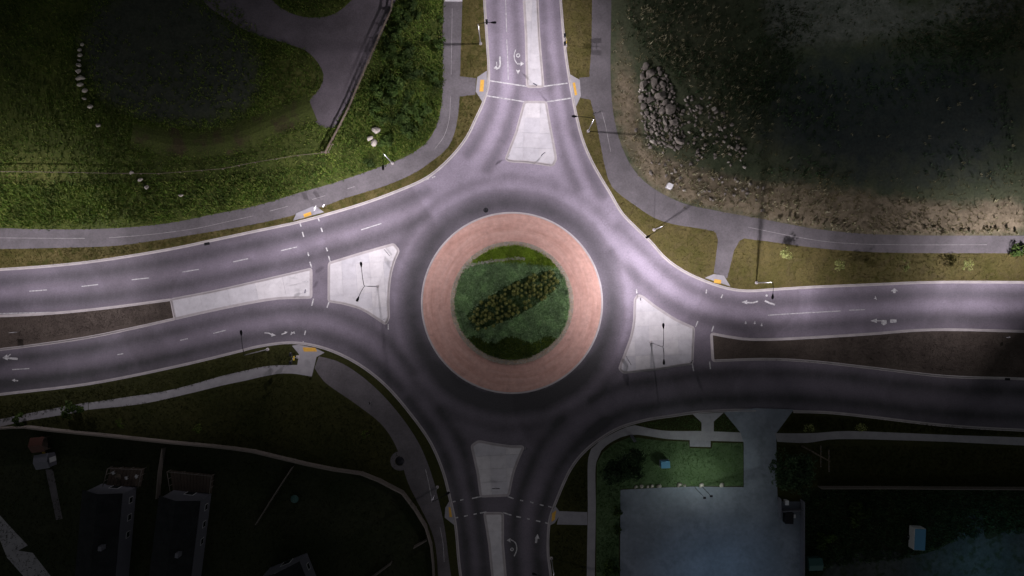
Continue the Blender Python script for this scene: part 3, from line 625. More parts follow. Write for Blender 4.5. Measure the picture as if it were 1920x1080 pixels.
def ring(c, r1, r2, n=14):
    out = []
    for k in range(n):
        a0, a1 = 2 * math.pi * k / n, 2 * math.pi * (k + 1) / n
        out.append([(c[0] + r * math.cos(a), c[1] + r * math.sin(a)) for r, a in ((r1, a0), (r2, a0), (r2, a1), (r1, a1))])
    return out
patch(thick([(937.5, 106), (937.5, 122), (936, 127), (930, 129)], 3.4) + [head((925, 128), (-1, 0.15), 7, 9)] + thick([(932, 124), (931, 116)], 1.2), 'arrow')
patch(thick(smooth_line([(967, 93), (964, 104), (966, 114), (971, 121)], 3), 1.8) + ring((971.5, 104), 2.0, 4.0) + [head((983, 119.5), (1, 0), 7, 9)] + thick([(971, 120), (977, 119.5)], 3) + [head((971.5, 140), (0, 1), 8, 7)] + thick([(968, 131), (971, 136), (974, 131)], 1.4), 'arrow')
patch(thick(smooth_line([(1421, 565), (1412, 567.5), (1400, 567)], 4), 2.6) + [head((1390, 566.5), (-1, 0), 11, 8)], 'arrow')
patch(thick(smooth_line([(1453, 571), (1444, 568.5), (1434, 564)], 4), 3.2) + [disc((1437.5, 554), 2.2)], 'arrow')
patch([head((1677, 540), (0, -1), 6, 14)] + [[(1674, 546), (1680, 546), (1679, 549.5), (1675, 549.5)]], 'arrow')
patch([head((1638, 560), (-1, 0.2), 5, 4)] + thick([(1641, 555), (1642, 560), (1644, 562)], 1.2), 'arrow')
patch([head((1632, 601.5), (-1, 0), 12, 8)] + thick([(1644, 601.5), (1656, 601.5)], 1.8) + [[(1653, 600), (1662, 600), (1663, 607), (1657, 610), (1652, 607)]], 'arrow')
patch([[(1669, 599), (1681, 599), (1681, 605), (1669, 605)]], 'worn_patch')
for c in ((1398, 606), (1415, 606), (1428, 610)): patch([disc(c, 1.7)] + thick([c, (c[0] + 0.5, c[1] - 4)], 1.0), 'worn_patch')
patch(thick(smooth_line([(496, 624), (505, 625), (511, 629)], 3), 2.0) + [head((517, 628.5), (1, 0.1), 8, 7)], 'arrow')
patch(thick([(528, 627), (538, 623)], 2.2) + [head((540, 622.5), (1, -0.2), 6, 5)], 'arrow')
patch(thick([(545, 627), (552, 622)], 2.0) + thick([(546, 623), (553, 625)], 1.6), 'arrow')
patch([head((4, 671), (-1, 0.1), 10, 11)] + thick([(13, 671), (33, 673)], 4) + thick([(14, 669), (20, 664)], 2), 'arrow')
patch([head((22, 713), (-1, 0), 6, 6)] + thick([(27, 713), (34, 714)], 2), 'arrow')
patch(thick(smooth_line([(964, 1043), (969, 1030), (966, 1017), (958, 1012)], 4), 2.0) + [head((950, 1013), (-1, 0), 7, 8)] + ring((960, 1030), 1.5, 3.4), 'arrow')
patch([head((1008, 1001), (0.1, -1), 9, 9)] + thick([(1006, 1010), (1005, 1018)], 4), 'arrow')
for c in ((788, 341), (801, 337), (813, 333)): patch([[(c[0] - 3, c[1] - 1), (c[0] + 3, c[1] - 3), (c[0] + 3, c[1] - 1), (c[0] - 3, c[1] + 1.4)]], 'yield_mark')
# thin centre lines along the shared paths
pz = Z + 0.0145
def path_line(pts, par): stroke(smooth_line(pts, 10), 0.65, 'centre_line', par, pz, 'thinpaint')
path_line([(0, 446), (110, 447), (160, 447)], path_nw); path_line([(205, 446), (280, 440), (370, 428), (430, 415), (475, 405)], path_nw)
path_line([(506, 396), (540, 387)], path_nw); path_line([(586, 374), (610, 367)], path_nw); path_line([(652, 354), (665, 350)], path_nw)
path_line([(815, 280), (833, 255), (842, 225), (845, 180)], path_nw); path_line([(846, 140), (847, 80), (848, 16)], path_nw)
path_line([(1128, 210), (1135, 235), (1140, 260), (1145, 285)], path_ne); path_line([(1402, 426), (1470, 440), (1540, 452), (1600, 457), (1680, 459), (1850, 459)], path_ne)
def swline(pts): stroke(smooth_line(pts, 10), 0.8, 'centre_line', g_sw, Z + 0.0135)
swline([(798, 880), (804, 905), (810, 937)]); swline([(825, 987), (831, 1020), (833, 1053)])

# ------------------------------------------------------------------ round island
def ring_mesh(name, r0, r1, z0, z1, mat, parent=None, n=128):
    bm = bmesh.new(); a = []
    for r, z in ((r0, z0), (r1, z1)): a.append([bm.verts.new((ctr.x + r * math.cos(2 * math.pi * k / n), ctr.y + r * math.sin(2 * math.pi * k / n), z)) for k in range(n)])
    for k in range(n): bm.faces.new((a[0][k], a[1][k], a[1][(k + 1) % n], a[0][(k + 1) % n]))
    bmesh.ops.recalc_face_normals(bm, faces=bm.faces)
    if bm.faces[:][0].normal.z < 0: bmesh.ops.reverse_faces(bm, faces=bm.faces)
    return from_bm(name, bm, M[mat], parent)
def circ(r, n=128): return [(ctr.x + r * math.cos(2 * math.pi * k / n), ctr.y + r * math.sin(2 * math.pi * k / n)) for k in range(n)]
apron = tag(ring_mesh('roundabout_apron', 11.55, 16.75, 0.16, 0.09, 'apron'), 'red stamped concrete truck apron ring around the round island', 'truck apron')
sweep('kerb', circ(16.95), [(-0.12, -0.01), (-0.10, 0.05), (0.03, 0.095), (0.22, 0.10), (0.22, 0.04)], M['kerb'], apron, True)
mr = 11.45
def mound_z(p):
    r = np.hypot(p[:, 0] - ctr.x, p[:, 1] - ctr.y); return 0.22 + 0.9 * np.clip(1 - (r / mr) ** 2, 0, 1)
bm = bmesh.new(); prev = None; nseg = 96
for r in np.linspace(mr, 0.4, 16):
    z = 0.20 + 0.9 * (1 - (r / mr) ** 2)
    cur = [bm.verts.new((ctr.x + r * math.cos(2 * math.pi * k / nseg), ctr.y + r * math.sin(2 * math.pi * k / nseg), z)) for k in range(nseg)]
    if prev:
        for k in range(nseg): bm.faces.new((prev[k], prev[(k + 1) % nseg], cur[(k + 1) % nseg], cur[k]))
    prev = cur
bm.faces.new(prev); bmesh.ops.recalc_face_normals(bm, faces=bm.faces)
mound = tag(from_bm('roundabout_island', bm, M['isl_green'], None, True), 'round planted mound in the middle of the roundabout', 'roundabout island')
sweep('kerb', circ(11.55), [(-0.02, 0.10), (0.0, 0.30), (0.20, 0.31), (0.22, 0.15)], M['kerb'], mound, True)
# ------------------------------------------------------------------ street lamps
ASYM = 1.0
def spot(parent, loc, energy, tilt=(0, 0), size=168, blend=0.4, col=(1.0, 0.92, 1.0), wide=2.7, cap=5.5, rad=0.12):
    d = bpy.data.lights.new('lamp_light', 'SPOT'); d.energy = energy; d.spot_size = R(size); d.spot_blend = blend; d.shadow_soft_size = rad; d.color = col
    if wide:
        d.use_nodes = True; n = d.node_tree.nodes; l = d.node_tree.links; e = n['Emission']
        tc = n.new('ShaderNodeTexCoord'); s = n.new('ShaderNodeSeparateXYZ'); l.new(tc.outputs['Normal'], s.inputs[0])
        c = math_(n, l, 'ABSOLUTE', s.outputs[2]); c = math_(n, l, 'MAXIMUM', c, 0.05)
        p = math_(n, l, 'POWER', c, -wide); p = math_(n, l, 'MINIMUM', p, cap)
        # asymmetric road optic: thrown further towards the side the lamp serves
        a_ = math_(n, l, 'ADD', math_(n, l, 'MULTIPLY', s.outputs[0], ASYM * -tilt[1] / 20), math_(n, l, 'MULTIPLY', s.outputs[1], ASYM * tilt[0] / 20))
        p = math_(n, l, 'MULTIPLY', p, math_(n, l, 'MAXIMUM', math_(n, l, 'ADD', a_, 1.0), 0.02)); l.new(p, e.inputs['Strength'])
    o = bpy.data.objects.new('lamp_light', d); C.objects.link(o); o.location = loc
    o.parent = parent; return o
def street_lamp(base, heads, h, label, energy=(), elbow=None, light_kw=None, group='street lamps'):
    b = W(*base, 0.12); root = empty('street_lamp', b)
    tag(root, label, 'street lamp', group)
    loc = lambda v: Vector(v) - b
    top = Vector((0, 0, h - 0.12))
    part_tube('pole', [(0, 0, 0.3), (0, 0, 0.45), (0, 0, h * 0.5), top], [0.13, 0.10, 0.085, 0.06], 'metal', root)
    bm = bmesh.new(); tube(bm, [(0, 0, -0.02), (0, 0, 0.3)], [0.30, 0.28], 10); bmesh.ops.recalc_face_normals(bm, faces=bm.faces); from_bm('footing', bm, M['kerb'], root)
    for i, hp in enumerate(heads):
        hz = h + 0.5; H = loc(W(*hp, hz)); mid = Vector((top.x * 0.6 + H.x * 0.4, top.y * 0.6 + H.y * 0.4, hz - 0.12))
        d = Vector((H.x - top.x, H.y - top.y)).normalized()
        part_tube('arm', [top - Vector((0, 0, 0.3)), top + Vector((d.x * 0.25, d.y * 0.25, 0.12)), mid, H - Vector((d.x * 0.3, d.y * 0.3, 0))], [0.055, 0.055, 0.05, 0.045], 'dark', root, 6)
        an = math.atan2(d.y, d.x)
        bm = bmesh.new()
        for x0, x1, w0, w1, z0, z1 in ((-0.4, 0.45, 0.12, 0.2, -0.07, 0.08),):
            c, s = math.cos(an), math.sin(an)
            prof = [(-0.42, 0.07), (-0.2, 0.13), (0.1, 0.21), (0.4, 0.20), (0.55, 0.1)]
            up = [(x, w) for x, w in prof] + [(x, -w) for x, w in prof[::-1]]
            lo = [bm.verts.new((H.x + c * x - s * y, H.y + s * x + c * y, H.z - 0.08)) for x, y in up]
            hi = [bm.verts.new((H.x + c * x * 0.92 - s * y * 0.8, H.y + s * x * 0.92 + c * y * 0.8, H.z + 0.09)) for x, y in up]
            bm.faces.new(lo[::-1]); bm.faces.new(hi)
            for k in range(len(up)): bm.faces.new((lo[k], lo[(k + 1) % len(up)], hi[(k + 1) % len(up)], hi[k]))
        bmesh.ops.recalc_face_normals(bm, faces=bm.faces)
        lum = from_bm('luminaire', bm, M['dark'], root)
        en = energy[i] if i < len(energy) else 0
        bm = bmesh.new(); box(bm, -0.1, -0.13, H.z - 0.10, 0.38, 0.13, H.z - 0.082, rot=an, piv=(H.x, H.y)); from_bm('lens', bm, M['lens' if en else 'lens_off'], lum)
        if en:
            kw = dict(light_kw[i]) if light_kw else {}
            spot(root, (H.x + d.x * 0.1, H.y + d.y * 0.1, H.z - 0.16), en, **kw)
    return root
E0 = 2900
street_lamp((901, 82), [(925, 42)], 9.5, 'street lamp on the verge left of the top road, arm over the arrows', (E0 * 1.05,))
street_lamp((1103, 246), [(1078, 218)], 9.5, 'street lamp right of the top road, arm over the right kerb', (E0 * 0.95,), light_kw=[dict(tilt=(2, 6))])
street_lamp((708, 537), [(677, 497), (671, 560)], 11.5, 'two-armed street lamp on the left splitter island', (E0 * 0.95, E0 * 0.30), light_kw=[dict(tilt=(20, 6)), dict(tilt=(10, 16))])
street_lamp((1221, 642), [(1244, 612), (1245, 678)], 10, 'two-armed street lamp on the right splitter island', (E0 * 0.90, 0), light_kw=[dict(tilt=(30, 6), cap=3.2)])
street_lamp((1418, 530), [(1449, 555)], 8, 'street lamp with bent arm over the right road by its top kerb', (E0 * 0.74,), light_kw=[dict(tilt=(28, -14), cap=3.4)])
street_lamp((502, 655), [(452, 625)], 11, 'street lamp on the lower left verge reaching over the left road', (E0 * 0.50,), light_kw=[dict(tilt=(26, 8), cap=13)])
street_lamp((736, 306), [(718, 313)], 9, 'street lamp behind the upper left path by the three boulders', (E0 * 0.75,), light_kw=[dict(tilt=(-2, 8))])
street_lamp((820, 913), [(838, 926)], 9, 'street lamp on the lower left path, barely glowing', (E0 * 0.04,))
street_lamp((1034, 1046), [(1003, 1077)], 9, 'dim street lamp beside the bottom road by the right kerb', (E0 * 0.04,))
street_lamp((1226, 431), [(1216, 443)], 8.5, 'street lamp on the grassy upper right corner by the curving kerb', (E0 * 0.95,), light_kw=[dict(tilt=(-4, 4), cap=3.5)])
# the same row of lamps goes on beyond the frame
street_lamp((-60, 485), [(-56, 520)], 9.5, 'street lamp on the left road beyond the left edge', (E0 * 1.0,), light_kw=[dict(tilt=(14, -8), cap=11)])
street_lamp((-40, 628), [(-44, 600)], 9.5, 'street lamp on the left median beyond the left edge', (E0 * 0.15,), light_kw=[dict(tilt=(14, 0))])
street_lamp((1985, 505), [(1980, 545)], 9.5, 'street lamp on the right road beyond the right edge', (E0 * 1.25,), light_kw=[dict(tilt=(28, 14), cap=4.0)])
street_lamp((1700, -60), [(1690, -40)], 9.5, 'street lamp beyond the top edge at the right', (E0 * 0.12,), light_kw=[dict(col=(.9, .95, 1))])

# ------------------------------------------------------------------ planting of the round island
def in_px(p): return p[:, 0] / S + 960, 540 - p[:, 1] / S
def disc_pts(n, r): a = rng.uniform(0, 2 * np.pi, n); q = np.sqrt(rng.uniform(0, 1, n)) * r; return np.c_[ctr.x + q * np.cos(a), ctr.y + q * np.sin(a)]
band_c = np.array(W2(963, 562)); band_d = np.array([math.cos(R(28)), math.sin(R(28))]); band_n = np.array([-band_d[1], band_d[0]])
def band_uv(p): q = p - band_c; return q @ band_d, q @ band_n
pp = disc_pts(15000, 10.6); px, py = in_px(pp)
u, v = band_uv(pp); inband = (np.abs(u) < 9.3) & (np.abs(v) < 3.1 - 0.016 * u * u)
edge_y = 498 - 0.10 * (px - 880) + 0.0009 * (px - 880) ** 2 - 2
north = py < edge_y; south = py > 634 + 0.0022 * (px - 960) ** 2 * 0 + 6 * np.sin(px * 0.09)
tufts('ornamental_grass', pp[~north & ~inband & ~south], M['l_teal'], 7, (0.2, 0.5), 0.35, 0.06, parent=mound, zf=mound_z, lean_k=1.5)
tufts('yellow_green_grass', pp[north], M['l_lime'], 8, (0.2, 0.45), 0.35, 0.055, parent=mound, zf=mound_z, lean_k=1.5)
tufts('low_green_grass', pp[south & ~inband], M['l_weed'], 5, (0.15, 0.4), 0.3, 0.05, parent=mound, zf=mound_z)
tufts('dark_ground_cover', pp[inband], M['l_bush'], 3, (0.08, 0.2), 0.25, 0.05, parent=mound, zf=mound_z)
# pale stones edging and the pebble ring
def pebbles(name, pts, size, mat, parent, zf):
    n = len(pts); oct_ = np.array([(1, 0, 0), (0, 1, 0), (-1, 0, 0), (0, -1, 0), (0, 0, 0.8), (0.3, 0.2, -0.5)], float)
    tri = np.array([(0, 1, 4), (1, 2, 4), (2, 3, 4), (3, 0, 4)])
    s = size * rng.uniform(0.5, 1.4, n); a = rng.uniform(0, 6.28, n); z = zf(pts)
    v = oct_[None] * s[:, None, None] * rng.uniform(0.7, 1.2, (n, 6, 1)); x = v[..., 0] * np.cos(a)[:, None] - v[..., 1] * np.sin(a)[:, None]; y = v[..., 0] * np.sin(a)[:, None] + v[..., 1] * np.cos(a)[:, None]
    v = np.stack([x + pts[:, :1], y + pts[:, 1:], v[..., 2] + z[:, None]], -1).reshape(-1, 3)
    f = (tri[None] + (np.arange(n) * 6)[:, None, None]).reshape(-1)
    o = link(name, mesh_np(name, v, f, np.arange(n * 4) * 3), M[mat], parent); o['kind'] = 'stuff'; return o
ring_mesh('pebble_bed', 10.65, 11.56, 0.36, 0.305, 'sand', mound)
n = 3200; a = rng.uniform(0, 2 * np.pi, n); q = rng.uniform(10.55, 11.5, n)
pebbles('pebble_ring', np.c_[ctr.x + q * np.cos(a), ctr.y + q * np.sin(a)], 0.10, 'stone_p', mound, lambda p: np.maximum(mound_z(p), 0.33))
ep = np.array(to_w(smooth_line([(868, 503), (890, 496), (915, 491), (945, 487), (965, 485), (984, 486)], 1.2)))
ep = np.vstack([ep + rng.normal(0, 0.13, ep.shape) for _ in range(3)])
pebbles('edging_stones', ep, 0.13, 'stone_p', mound, lambda p: mound_z(p) + 0.22)
shrub_me = [quads_mesh('shrub', np.vstack([leaf_cloud(130, 0.36, 0.085, 0.9, 0.3), leaf_cloud(30, 0.16, 0.07, 0.9, 0.1) + np.array([0, 0, 0.22])]) + np.array([0, 0, 0.32])) for _ in range(4)]
for m_ in shrub_me: m_.materials.append(M['l_olive'])
cnt = 0
for i in range(-11, 12):
    for j in range(-4, 5):
        uu = i * 0.84 + (0.42 if j % 2 else 0) + random.uniform(-0.13, 0.13); vv = j * 0.78 + random.uniform(-0.2, 0.2)
        if abs(uu) > 9.1 or abs(vv) > 3.05 - 0.016 * uu * uu or random.random() < (0.10 + 0.35 * math.exp(-((uu - 0.5) / 1.0) ** 2) + 0.35 * (abs(vv) > 2.3 - 0.014 * uu * uu)): continue
        p = band_c + band_d * uu + band_n * vv
        if np.hypot(*(p - np.array(ctr))) > 10.2: continue
        o = link('olive_shrub', random.choice(shrub_me)); o.location = (p[0], p[1], float(mound_z(p[None])[0]) - 0.05)
        o.rotation_euler = (0, 0, random.uniform(0, 6.28)); s = random.uniform(0.8, 1.3); o.scale = (s, s * random.uniform(.85, 1.15), s * random.uniform(0.7, 1.25))
        tag(o, 'small rounded olive shrub in the diagonal planted band on the round island', 'shrub', 'olive shrubs on the round island'); cnt += 1

# ------------------------------------------------------------------ grass and weeds of the surroundings
def px_poly(pts): return to_w(pts)
nw_wild = px_poly(smooth_line([p for p in NWP_O if -60 <= p[1]], 12) + [(-60, 424), (-60, -60), (830, -60)])
nw_wild = px_poly([(831, -30)] + smooth_line(NWP_O[1:-1], 12) + [(-40, 427), (-40, -30)])
ne_wild = px_poly([(1148, -30)] + smooth_line(NEP_O[1:-1], 12) + [(1960, 440), (1960, -30)])
gp = gravel_poly
_ph = rng.uniform(0, 6.28, (14, 3)); _fr = rng.uniform(0.06, 0.5, 14)
def patchy(p, lo=0.15):
    f = sum(np.sin(_fr[k] * (p[:, 0] * math.cos(_ph[k, 0]) + p[:, 1] * math.sin(_ph[k, 0])) + _ph[k, 1]) for k in range(14)) / 3.2
    return p[rng.uniform(0, 1, len(p)) < np.clip(0.5 + 0.5 * f, lo, 1)]
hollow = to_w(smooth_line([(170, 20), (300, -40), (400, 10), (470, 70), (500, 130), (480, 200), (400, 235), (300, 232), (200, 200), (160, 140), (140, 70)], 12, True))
yel = to_w([(-20, 300), (200, 290), (420, 290), (600, 200), (612, 140), (585, 100), (500, 75), (520, 150), (500, 215), (400, 262), (300, 262), (150, 330), (-20, 420)])
M['nw_blend'] = blend_mat('weedy_ground_blend', (0.052, 0.070, 0.014), (0.095, 0.118, 0.024), [('yellow', (0.085, 0.098, 0.022), (0.14, 0.145, 0.040)), ('mud', (0.040, 0.048, 0.036), (0.065, 0.072, 0.052))], nz=0.7)  # last layer paints the hollow's lack of light as darker ground
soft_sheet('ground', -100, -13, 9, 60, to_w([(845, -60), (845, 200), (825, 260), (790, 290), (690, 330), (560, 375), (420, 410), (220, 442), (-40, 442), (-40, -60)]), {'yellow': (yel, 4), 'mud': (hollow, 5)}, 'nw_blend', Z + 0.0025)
sweep('berm', to_w(smooth_line([(250, 250), (330, 266), (400, 266), (470, 248), (540, 218), (585, 200)], 10)), [(-3.0, Z - .01), (-1.8, Z + 0.14), (-.6, Z + 0.3), (.6, Z + 0.28), (1.8, Z + .12), (2.8, Z - .01)], M['g_nw'])['kind'] = 'structure'
tufts('weeds', np.vstack([patchy(sample(nw_wild, 30000, (gp, hollow)), 0.35), patchy(sample(hollow, 1500), 0.05), np.array(hollow)[rng.integers(0, len(hollow), 1500)] + rng.normal(0, 1.1, (1500, 2))]), M['l_weed'], 5, (0.12, 0.36), 0.4, 0.065, Z, lean_k=1.3)
thicket = px_poly([(745, 0), (830, -20), (829, 150), (824, 205), (812, 240), (790, 268), (740, 298), (690, 318), (560, 358), (430, 390), (300, 415), (0, 424), (0, 350), (300, 340), (480, 330), (600, 300), (640, 250), (700, 120)])
tufts('tall_weeds', patchy(sample(thicket, 12000, (gp,)), 0.2), M['l_weed'], 6, (0.3, 0.7), 0.6, 0.085, Z, lean_k=1.3)
tufts('waste_growth', patchy(sample(ne_wild, 5000, (d1, px_poly([(1430, 110), (1560, 85), (1930, 100), (1930, 320), (1480, 315), (1420, 240)]))), 0.1), M['l_dry'], 4, (0.12, 0.4), 0.4, 0.055, Z)
ne_green = px_poly([(1170, 0), (1440, 0), (1560, 40), (1900, 30), (1900, 330), (1600, 340), (1440, 330), (1300, 290), (1290, 180), (1230, 110), (1180, 80)])
tufts('wild_growth', patchy(sample(px_poly([(1170, 0), (1440, 0), (1560, 30), (1500, 120), (1440, 200), (1440, 330), (1300, 290), (1290, 180), (1230, 110), (1180, 80)]), 5000), 0.1), M['l_wild'], 6, (0.15, 0.4), 0.55, 0.07, Z, lean_k=1.4)
tufts('wild_growth', patchy(sample(ne_green, 3000), 0.02), M['l_tree'], 7, (0.2, 0.6), 0.6, 0.07, Z)
tufts('dry_growth', patchy(sample(px_poly([(1430, 0), (1920, 0), (1920, 90), (1760, 110), (1600, 70), (1440, 90)]), 1200), 0.1), M['l_wild'], 6, (0.2, 0.5), 0.6, 0.08, Z)
tufts('pale_seed_heads', np.vstack([sample(px_poly([(1160, 0), (1330, 0), (1400, 60), (1300, 130), (1220, 110)]), 170), rng.normal(0, 1, (200, 2)) * (5.5, 6) + W2(1345, 215), sample(d1, 160), sample(ne_green, 70), sample(px_poly([(1190, 230), (1290, 300), (1440, 340), (1560, 350), (1560, 400), (1300, 375), (1210, 320)]), 160)]), M['l_flower'], 7, (0.4, 0.8), 0.35, 0.06, Z)
tufts('dry_tussocks', patchy(sample(d1, 1500), 0.1), M['l_dry'], 6, (0.08, 0.22), 0.35, 0.07, Z, lean_k=1.6)
walks = [px_poly([(858, 143), (893, 147), (891, 178), (858, 182)]), px_poly([(1112, 144), (1086, 146), (1088, 184), (1112, 188)]), px_poly([(1330, 428), (1342, 437), (1346, 450), (1338, 512), (1363, 522), (1376, 470), (1386, 452), (1400, 444)]),
         px_poly([(913, 133), (895, 145), (892, 172), (905, 192), (913, 168)]), px_poly([(1068, 139), (1087, 150), (1089, 180), (1080, 200)]), px_poly([(550, 414), (556, 400), (587, 387), (608, 398)]), px_poly([(1321, 521), (1338, 514), (1357, 517), (1369, 537)])]
for vp, e in ((vnw, nw_e), (vne, ne_e)):
    pts = sample(vp, 7000, walks)
    ea = np.array(e); ea = ea[(np.abs(ea[:, 0]) < 105) & (np.abs(ea[:, 1]) < 60)]
    pts = pts[((pts[:, None] - ea[None]) ** 2).sum(2).min(1) > 0.45 ** 2]
    tufts('verge_grass', pts, M['l_verge'], 4, (0.05, 0.14), 0.2, 0.04, Z + 0.005)
sw_out = px_poly([(0, 746), (167, 726), (333, 693), (453, 664), (546, 650), (556, 660), (552, 684), (493, 690), (420, 706), (320, 733), (167, 757), (0, 792)])
sw_in = px_poly([(0, 800), (60, 795), (60, 790), (167, 770), (350, 741), (463, 715), (530, 702), (588, 708), (667, 760), (713, 796), (745, 850), (752, 900), (700, 888), (580, 864), (480, 840), (333, 824), (133, 804), (60, 795)])
tufts('lawn_grass', np.vstack([sample(sw_out, 2500), sample(sw_in, 5000)]), M['l_lawn'], 4, (0.06, 0.2), 0.25, 0.045, Z)
tufts('yard_grass', np.vstack([sample(px_poly([(0, 830), (333, 845), (580, 880), (750, 930), (805, 1030), (805, 1090), (0, 1090)]), 5000)]), M['l_lawn'], 4, (0.06, 0.2), 0.3, 0.05, Z + 0.004)
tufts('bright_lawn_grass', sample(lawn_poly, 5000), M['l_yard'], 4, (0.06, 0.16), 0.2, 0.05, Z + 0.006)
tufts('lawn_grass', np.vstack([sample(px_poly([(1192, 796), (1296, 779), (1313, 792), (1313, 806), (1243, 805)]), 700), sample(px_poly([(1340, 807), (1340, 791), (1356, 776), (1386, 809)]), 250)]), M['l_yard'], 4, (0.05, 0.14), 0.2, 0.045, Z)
tufts('lawn_grass', np.vstack([sample(px_poly([(1462, 808), (1487, 776), (1640, 787), (1920, 811), (1920, 817), (1583, 806)]), 1500), sample(px_poly([(1460, 834), (1920, 840), (1920, 908), (1460, 908)]), 3500), sample(px_poly([(1035, 990), (1098, 988), (1098, 1090), (1038, 1090)]), 500), sample(px_poly([(1060, 912), (1100, 860), (1100, 955), (1055, 955)]), 300)]), M['l_lawn'], 4, (0.06, 0.2), 0.25, 0.045, Z)
tufts('yard_weeds', sample(px_poly([(1505, 918), (1920, 918), (1920, 1000), (1850, 1000), (1800, 1010), (1700, 1045), (1560, 1060), (1505, 1080)]), 4500), M['l_tree'], 5, (0.2, 0.6), 0.5, 0.08, Z)
tufts('mulch_chips', np.vstack([sample(px_poly([(0, 600), (318, 567), (322, 594), (0, 650)]), 3500), sample(px_poly([(1340, 632), (1440, 642), (1740, 625), (1920, 628), (1920, 704), (1640, 685), (1340, 670)]), 5000)]), M['mulch'], 3, (0.02, 0.06), 0.25, 0.05, 0.105)

# ------------------------------------------------------------------ bushes, saplings, trees
bush_me = []
for k in range(5):
    m_ = quads_mesh('bush', leaf_cloud(420, 1.0, 0.13, 0.75, 0.35, clumps=9) + np.array([0, 0, 0.45])); m_.materials.append(M['l_bush']); bush_me.append(m_)
placed = []
for p in sample(px_poly([(750, 10), (828, 0), (827, 150), (822, 205), (810, 238), (785, 262), (745, 250), (690, 230), (715, 120)]), 60, (gp,)):
    if any(np.hypot(*(p - q)) < 1.3 for q in placed): continue
    placed.append(p)
    o = link('bush', random.choice(bush_me)); s = random.uniform(0.7, 1.8); o.location = (p[0], p[1], Z); o.scale = (s, s, s * random.uniform(0.5, 0.9)); o.rotation_euler = (0, 0, random.uniform(0, 6.3))
    tag(o, 'leafy green bush in the thicket between the timber fence and upper left path', 'bush', 'bushes of the thicket')
for p, s, lb in (((724, 266), 1.6, 'pale green bush right of the three boulders'), ((737, 160), 2.3, 'biggest feathery bush in the thicket'), ((690, 308), 1.2, 'low bush left of the lamp behind the upper path'), ((42, 786), 1.6, 'dark shrub over the lower left walk near the left edge'), ((143, 768), 2.3, 'dark shrub between two pieces of the lower left walk'),
                 ((1905, 470), 1.7, 'dark shrub at the right end of the upper right path'), ((1156, 955), 1.3, 'dark shrub hanging over the left side of the parking lot'), ((1153, 990), 1.1, 'small dark shrub lower on the left side of the parking lot'), ((1545, 1010), 2.2, 'shrub beside the teal box in the dim yard'), ((1600, 960), 2.6, 'wide grey shrub under the wall in the dim yard'), ((1140, 1065), 2.0, 'shrub left of the parking lot at the bottom edge')):
    o = link('bush', random.choice(bush_me)); x, y = W2(*p); o.location = (x, y, Z); o.scale = (s, s, s * 0.8); o.rotation_euler = (0, 0, random.uniform(0, 6.3)); tag(o, lb, 'bush')
pale_me = []
for k in range(3):
    m_ = quads_mesh('pale_bush', leaf_cloud(150, 0.55, 0.10, 0.9, 0.3, clumps=5) + np.array([0, 0, 0.35])); m_.materials.append(M['l_flower']); pale_me.append(m_)
line = [(1440, 408), (1520, 420), (1600, 430), (1680, 434), (1800, 435), (1925, 436)]
for i, t in enumerate(np.linspace(0, 1, 30)):
    q = smooth_line(line, 4); p = q[int(t * (len(q) - 1))]; x, y = W2(p[0] + random.uniform(-5, 5), p[1] + random.uniform(-5, 2))
    o = link('pale_bush', random.choice(pale_me)); s = random.uniform(0.6, 1.25); o.location = (x, y, Z); o.scale = (s, s, s); o.rotation_euler = (0, 0, random.uniform(0, 6.3))
    tag(o, 'little pale bush in the row along the far side of the upper right path', 'bush', 'pale bushes along the upper right path')
def tree(base, h, rad, label, leaves, mat, size, trunk=0.1, squash=0.85, clumps=14):
    x, y = W2(*base); root = empty('tree', (x, y, Z)); tag(root, label, 'tree')
    bm = bmesh.new(); tube(bm, [(0, 0, 0), (0.03, 0.02, h * 0.35), (0, 0.05, h * 0.75)], [trunk, trunk * 0.75, trunk * 0.35], 7)
    for k in range(6):
        a = k * 1.05 + random.uniform(-.3, .3); z0 = h * random.uniform(0.3, 0.55)
        tube(bm, [(0, 0.03, z0), (math.cos(a) * rad * .35, math.sin(a) * rad * .35, z0 + h * .15), (math.cos(a) * rad * .75, math.sin(a) * rad * .75, z0 + h * .28)], [trunk * .45, trunk * .3, trunk * .1], 5)
    from_bm('trunk', bm, M['bark'], root, True)
    m_ = quads_mesh('crown', leaf_cloud(leaves, rad, size, squash, 0.3, clumps) + np.array([0, 0, h * 0.66])); link('crown', m_, M[mat], root)
    return root
for (px_, py_), lb in (((1466, 477), 'pale sapling nearest the lamp on the upper right verge'), ((1568, 496), 'pale sapling second from the lamp on the upper right verge'), ((1686, 499), 'pale sapling third from the lamp on the upper right verge'), ((1800, 497), 'pale sapling farthest right on the upper right verge')):
    tree((px_, py_), 2.6, 1.25, lb, 380, 'l_pale', 0.10, 0.04, 0.8, 11)
for (px_, py_), lb in (((1508, 797), 'sapling on the lower right verge next to the driveway'), ((1604, 796), 'sapling on the lower right verge second from the driveway')):
    tree((px_, py_), 2.6, 1.2, lb, 300, 'l_pale', 0.09, 0.04, 0.8, 10)
tree((1468, 874), 6.0, 4.2, 'big dark spreading tree over the right side of the driveway', 4200, 'l_tree', 0.24, 0.22, 0.75, 34)
tree((1180, 862), 5.5, 3.0, 'dark tree over the left side of the lit lawn', 3600, 'l_tree', 0.22, 0.2, 0.8, 30)
tree((1148, 878), 5.0, 2.6, 'second dark tree nearer the bending walk', 2600, 'l_tree', 0.22, 0.2, 0.8, 24)
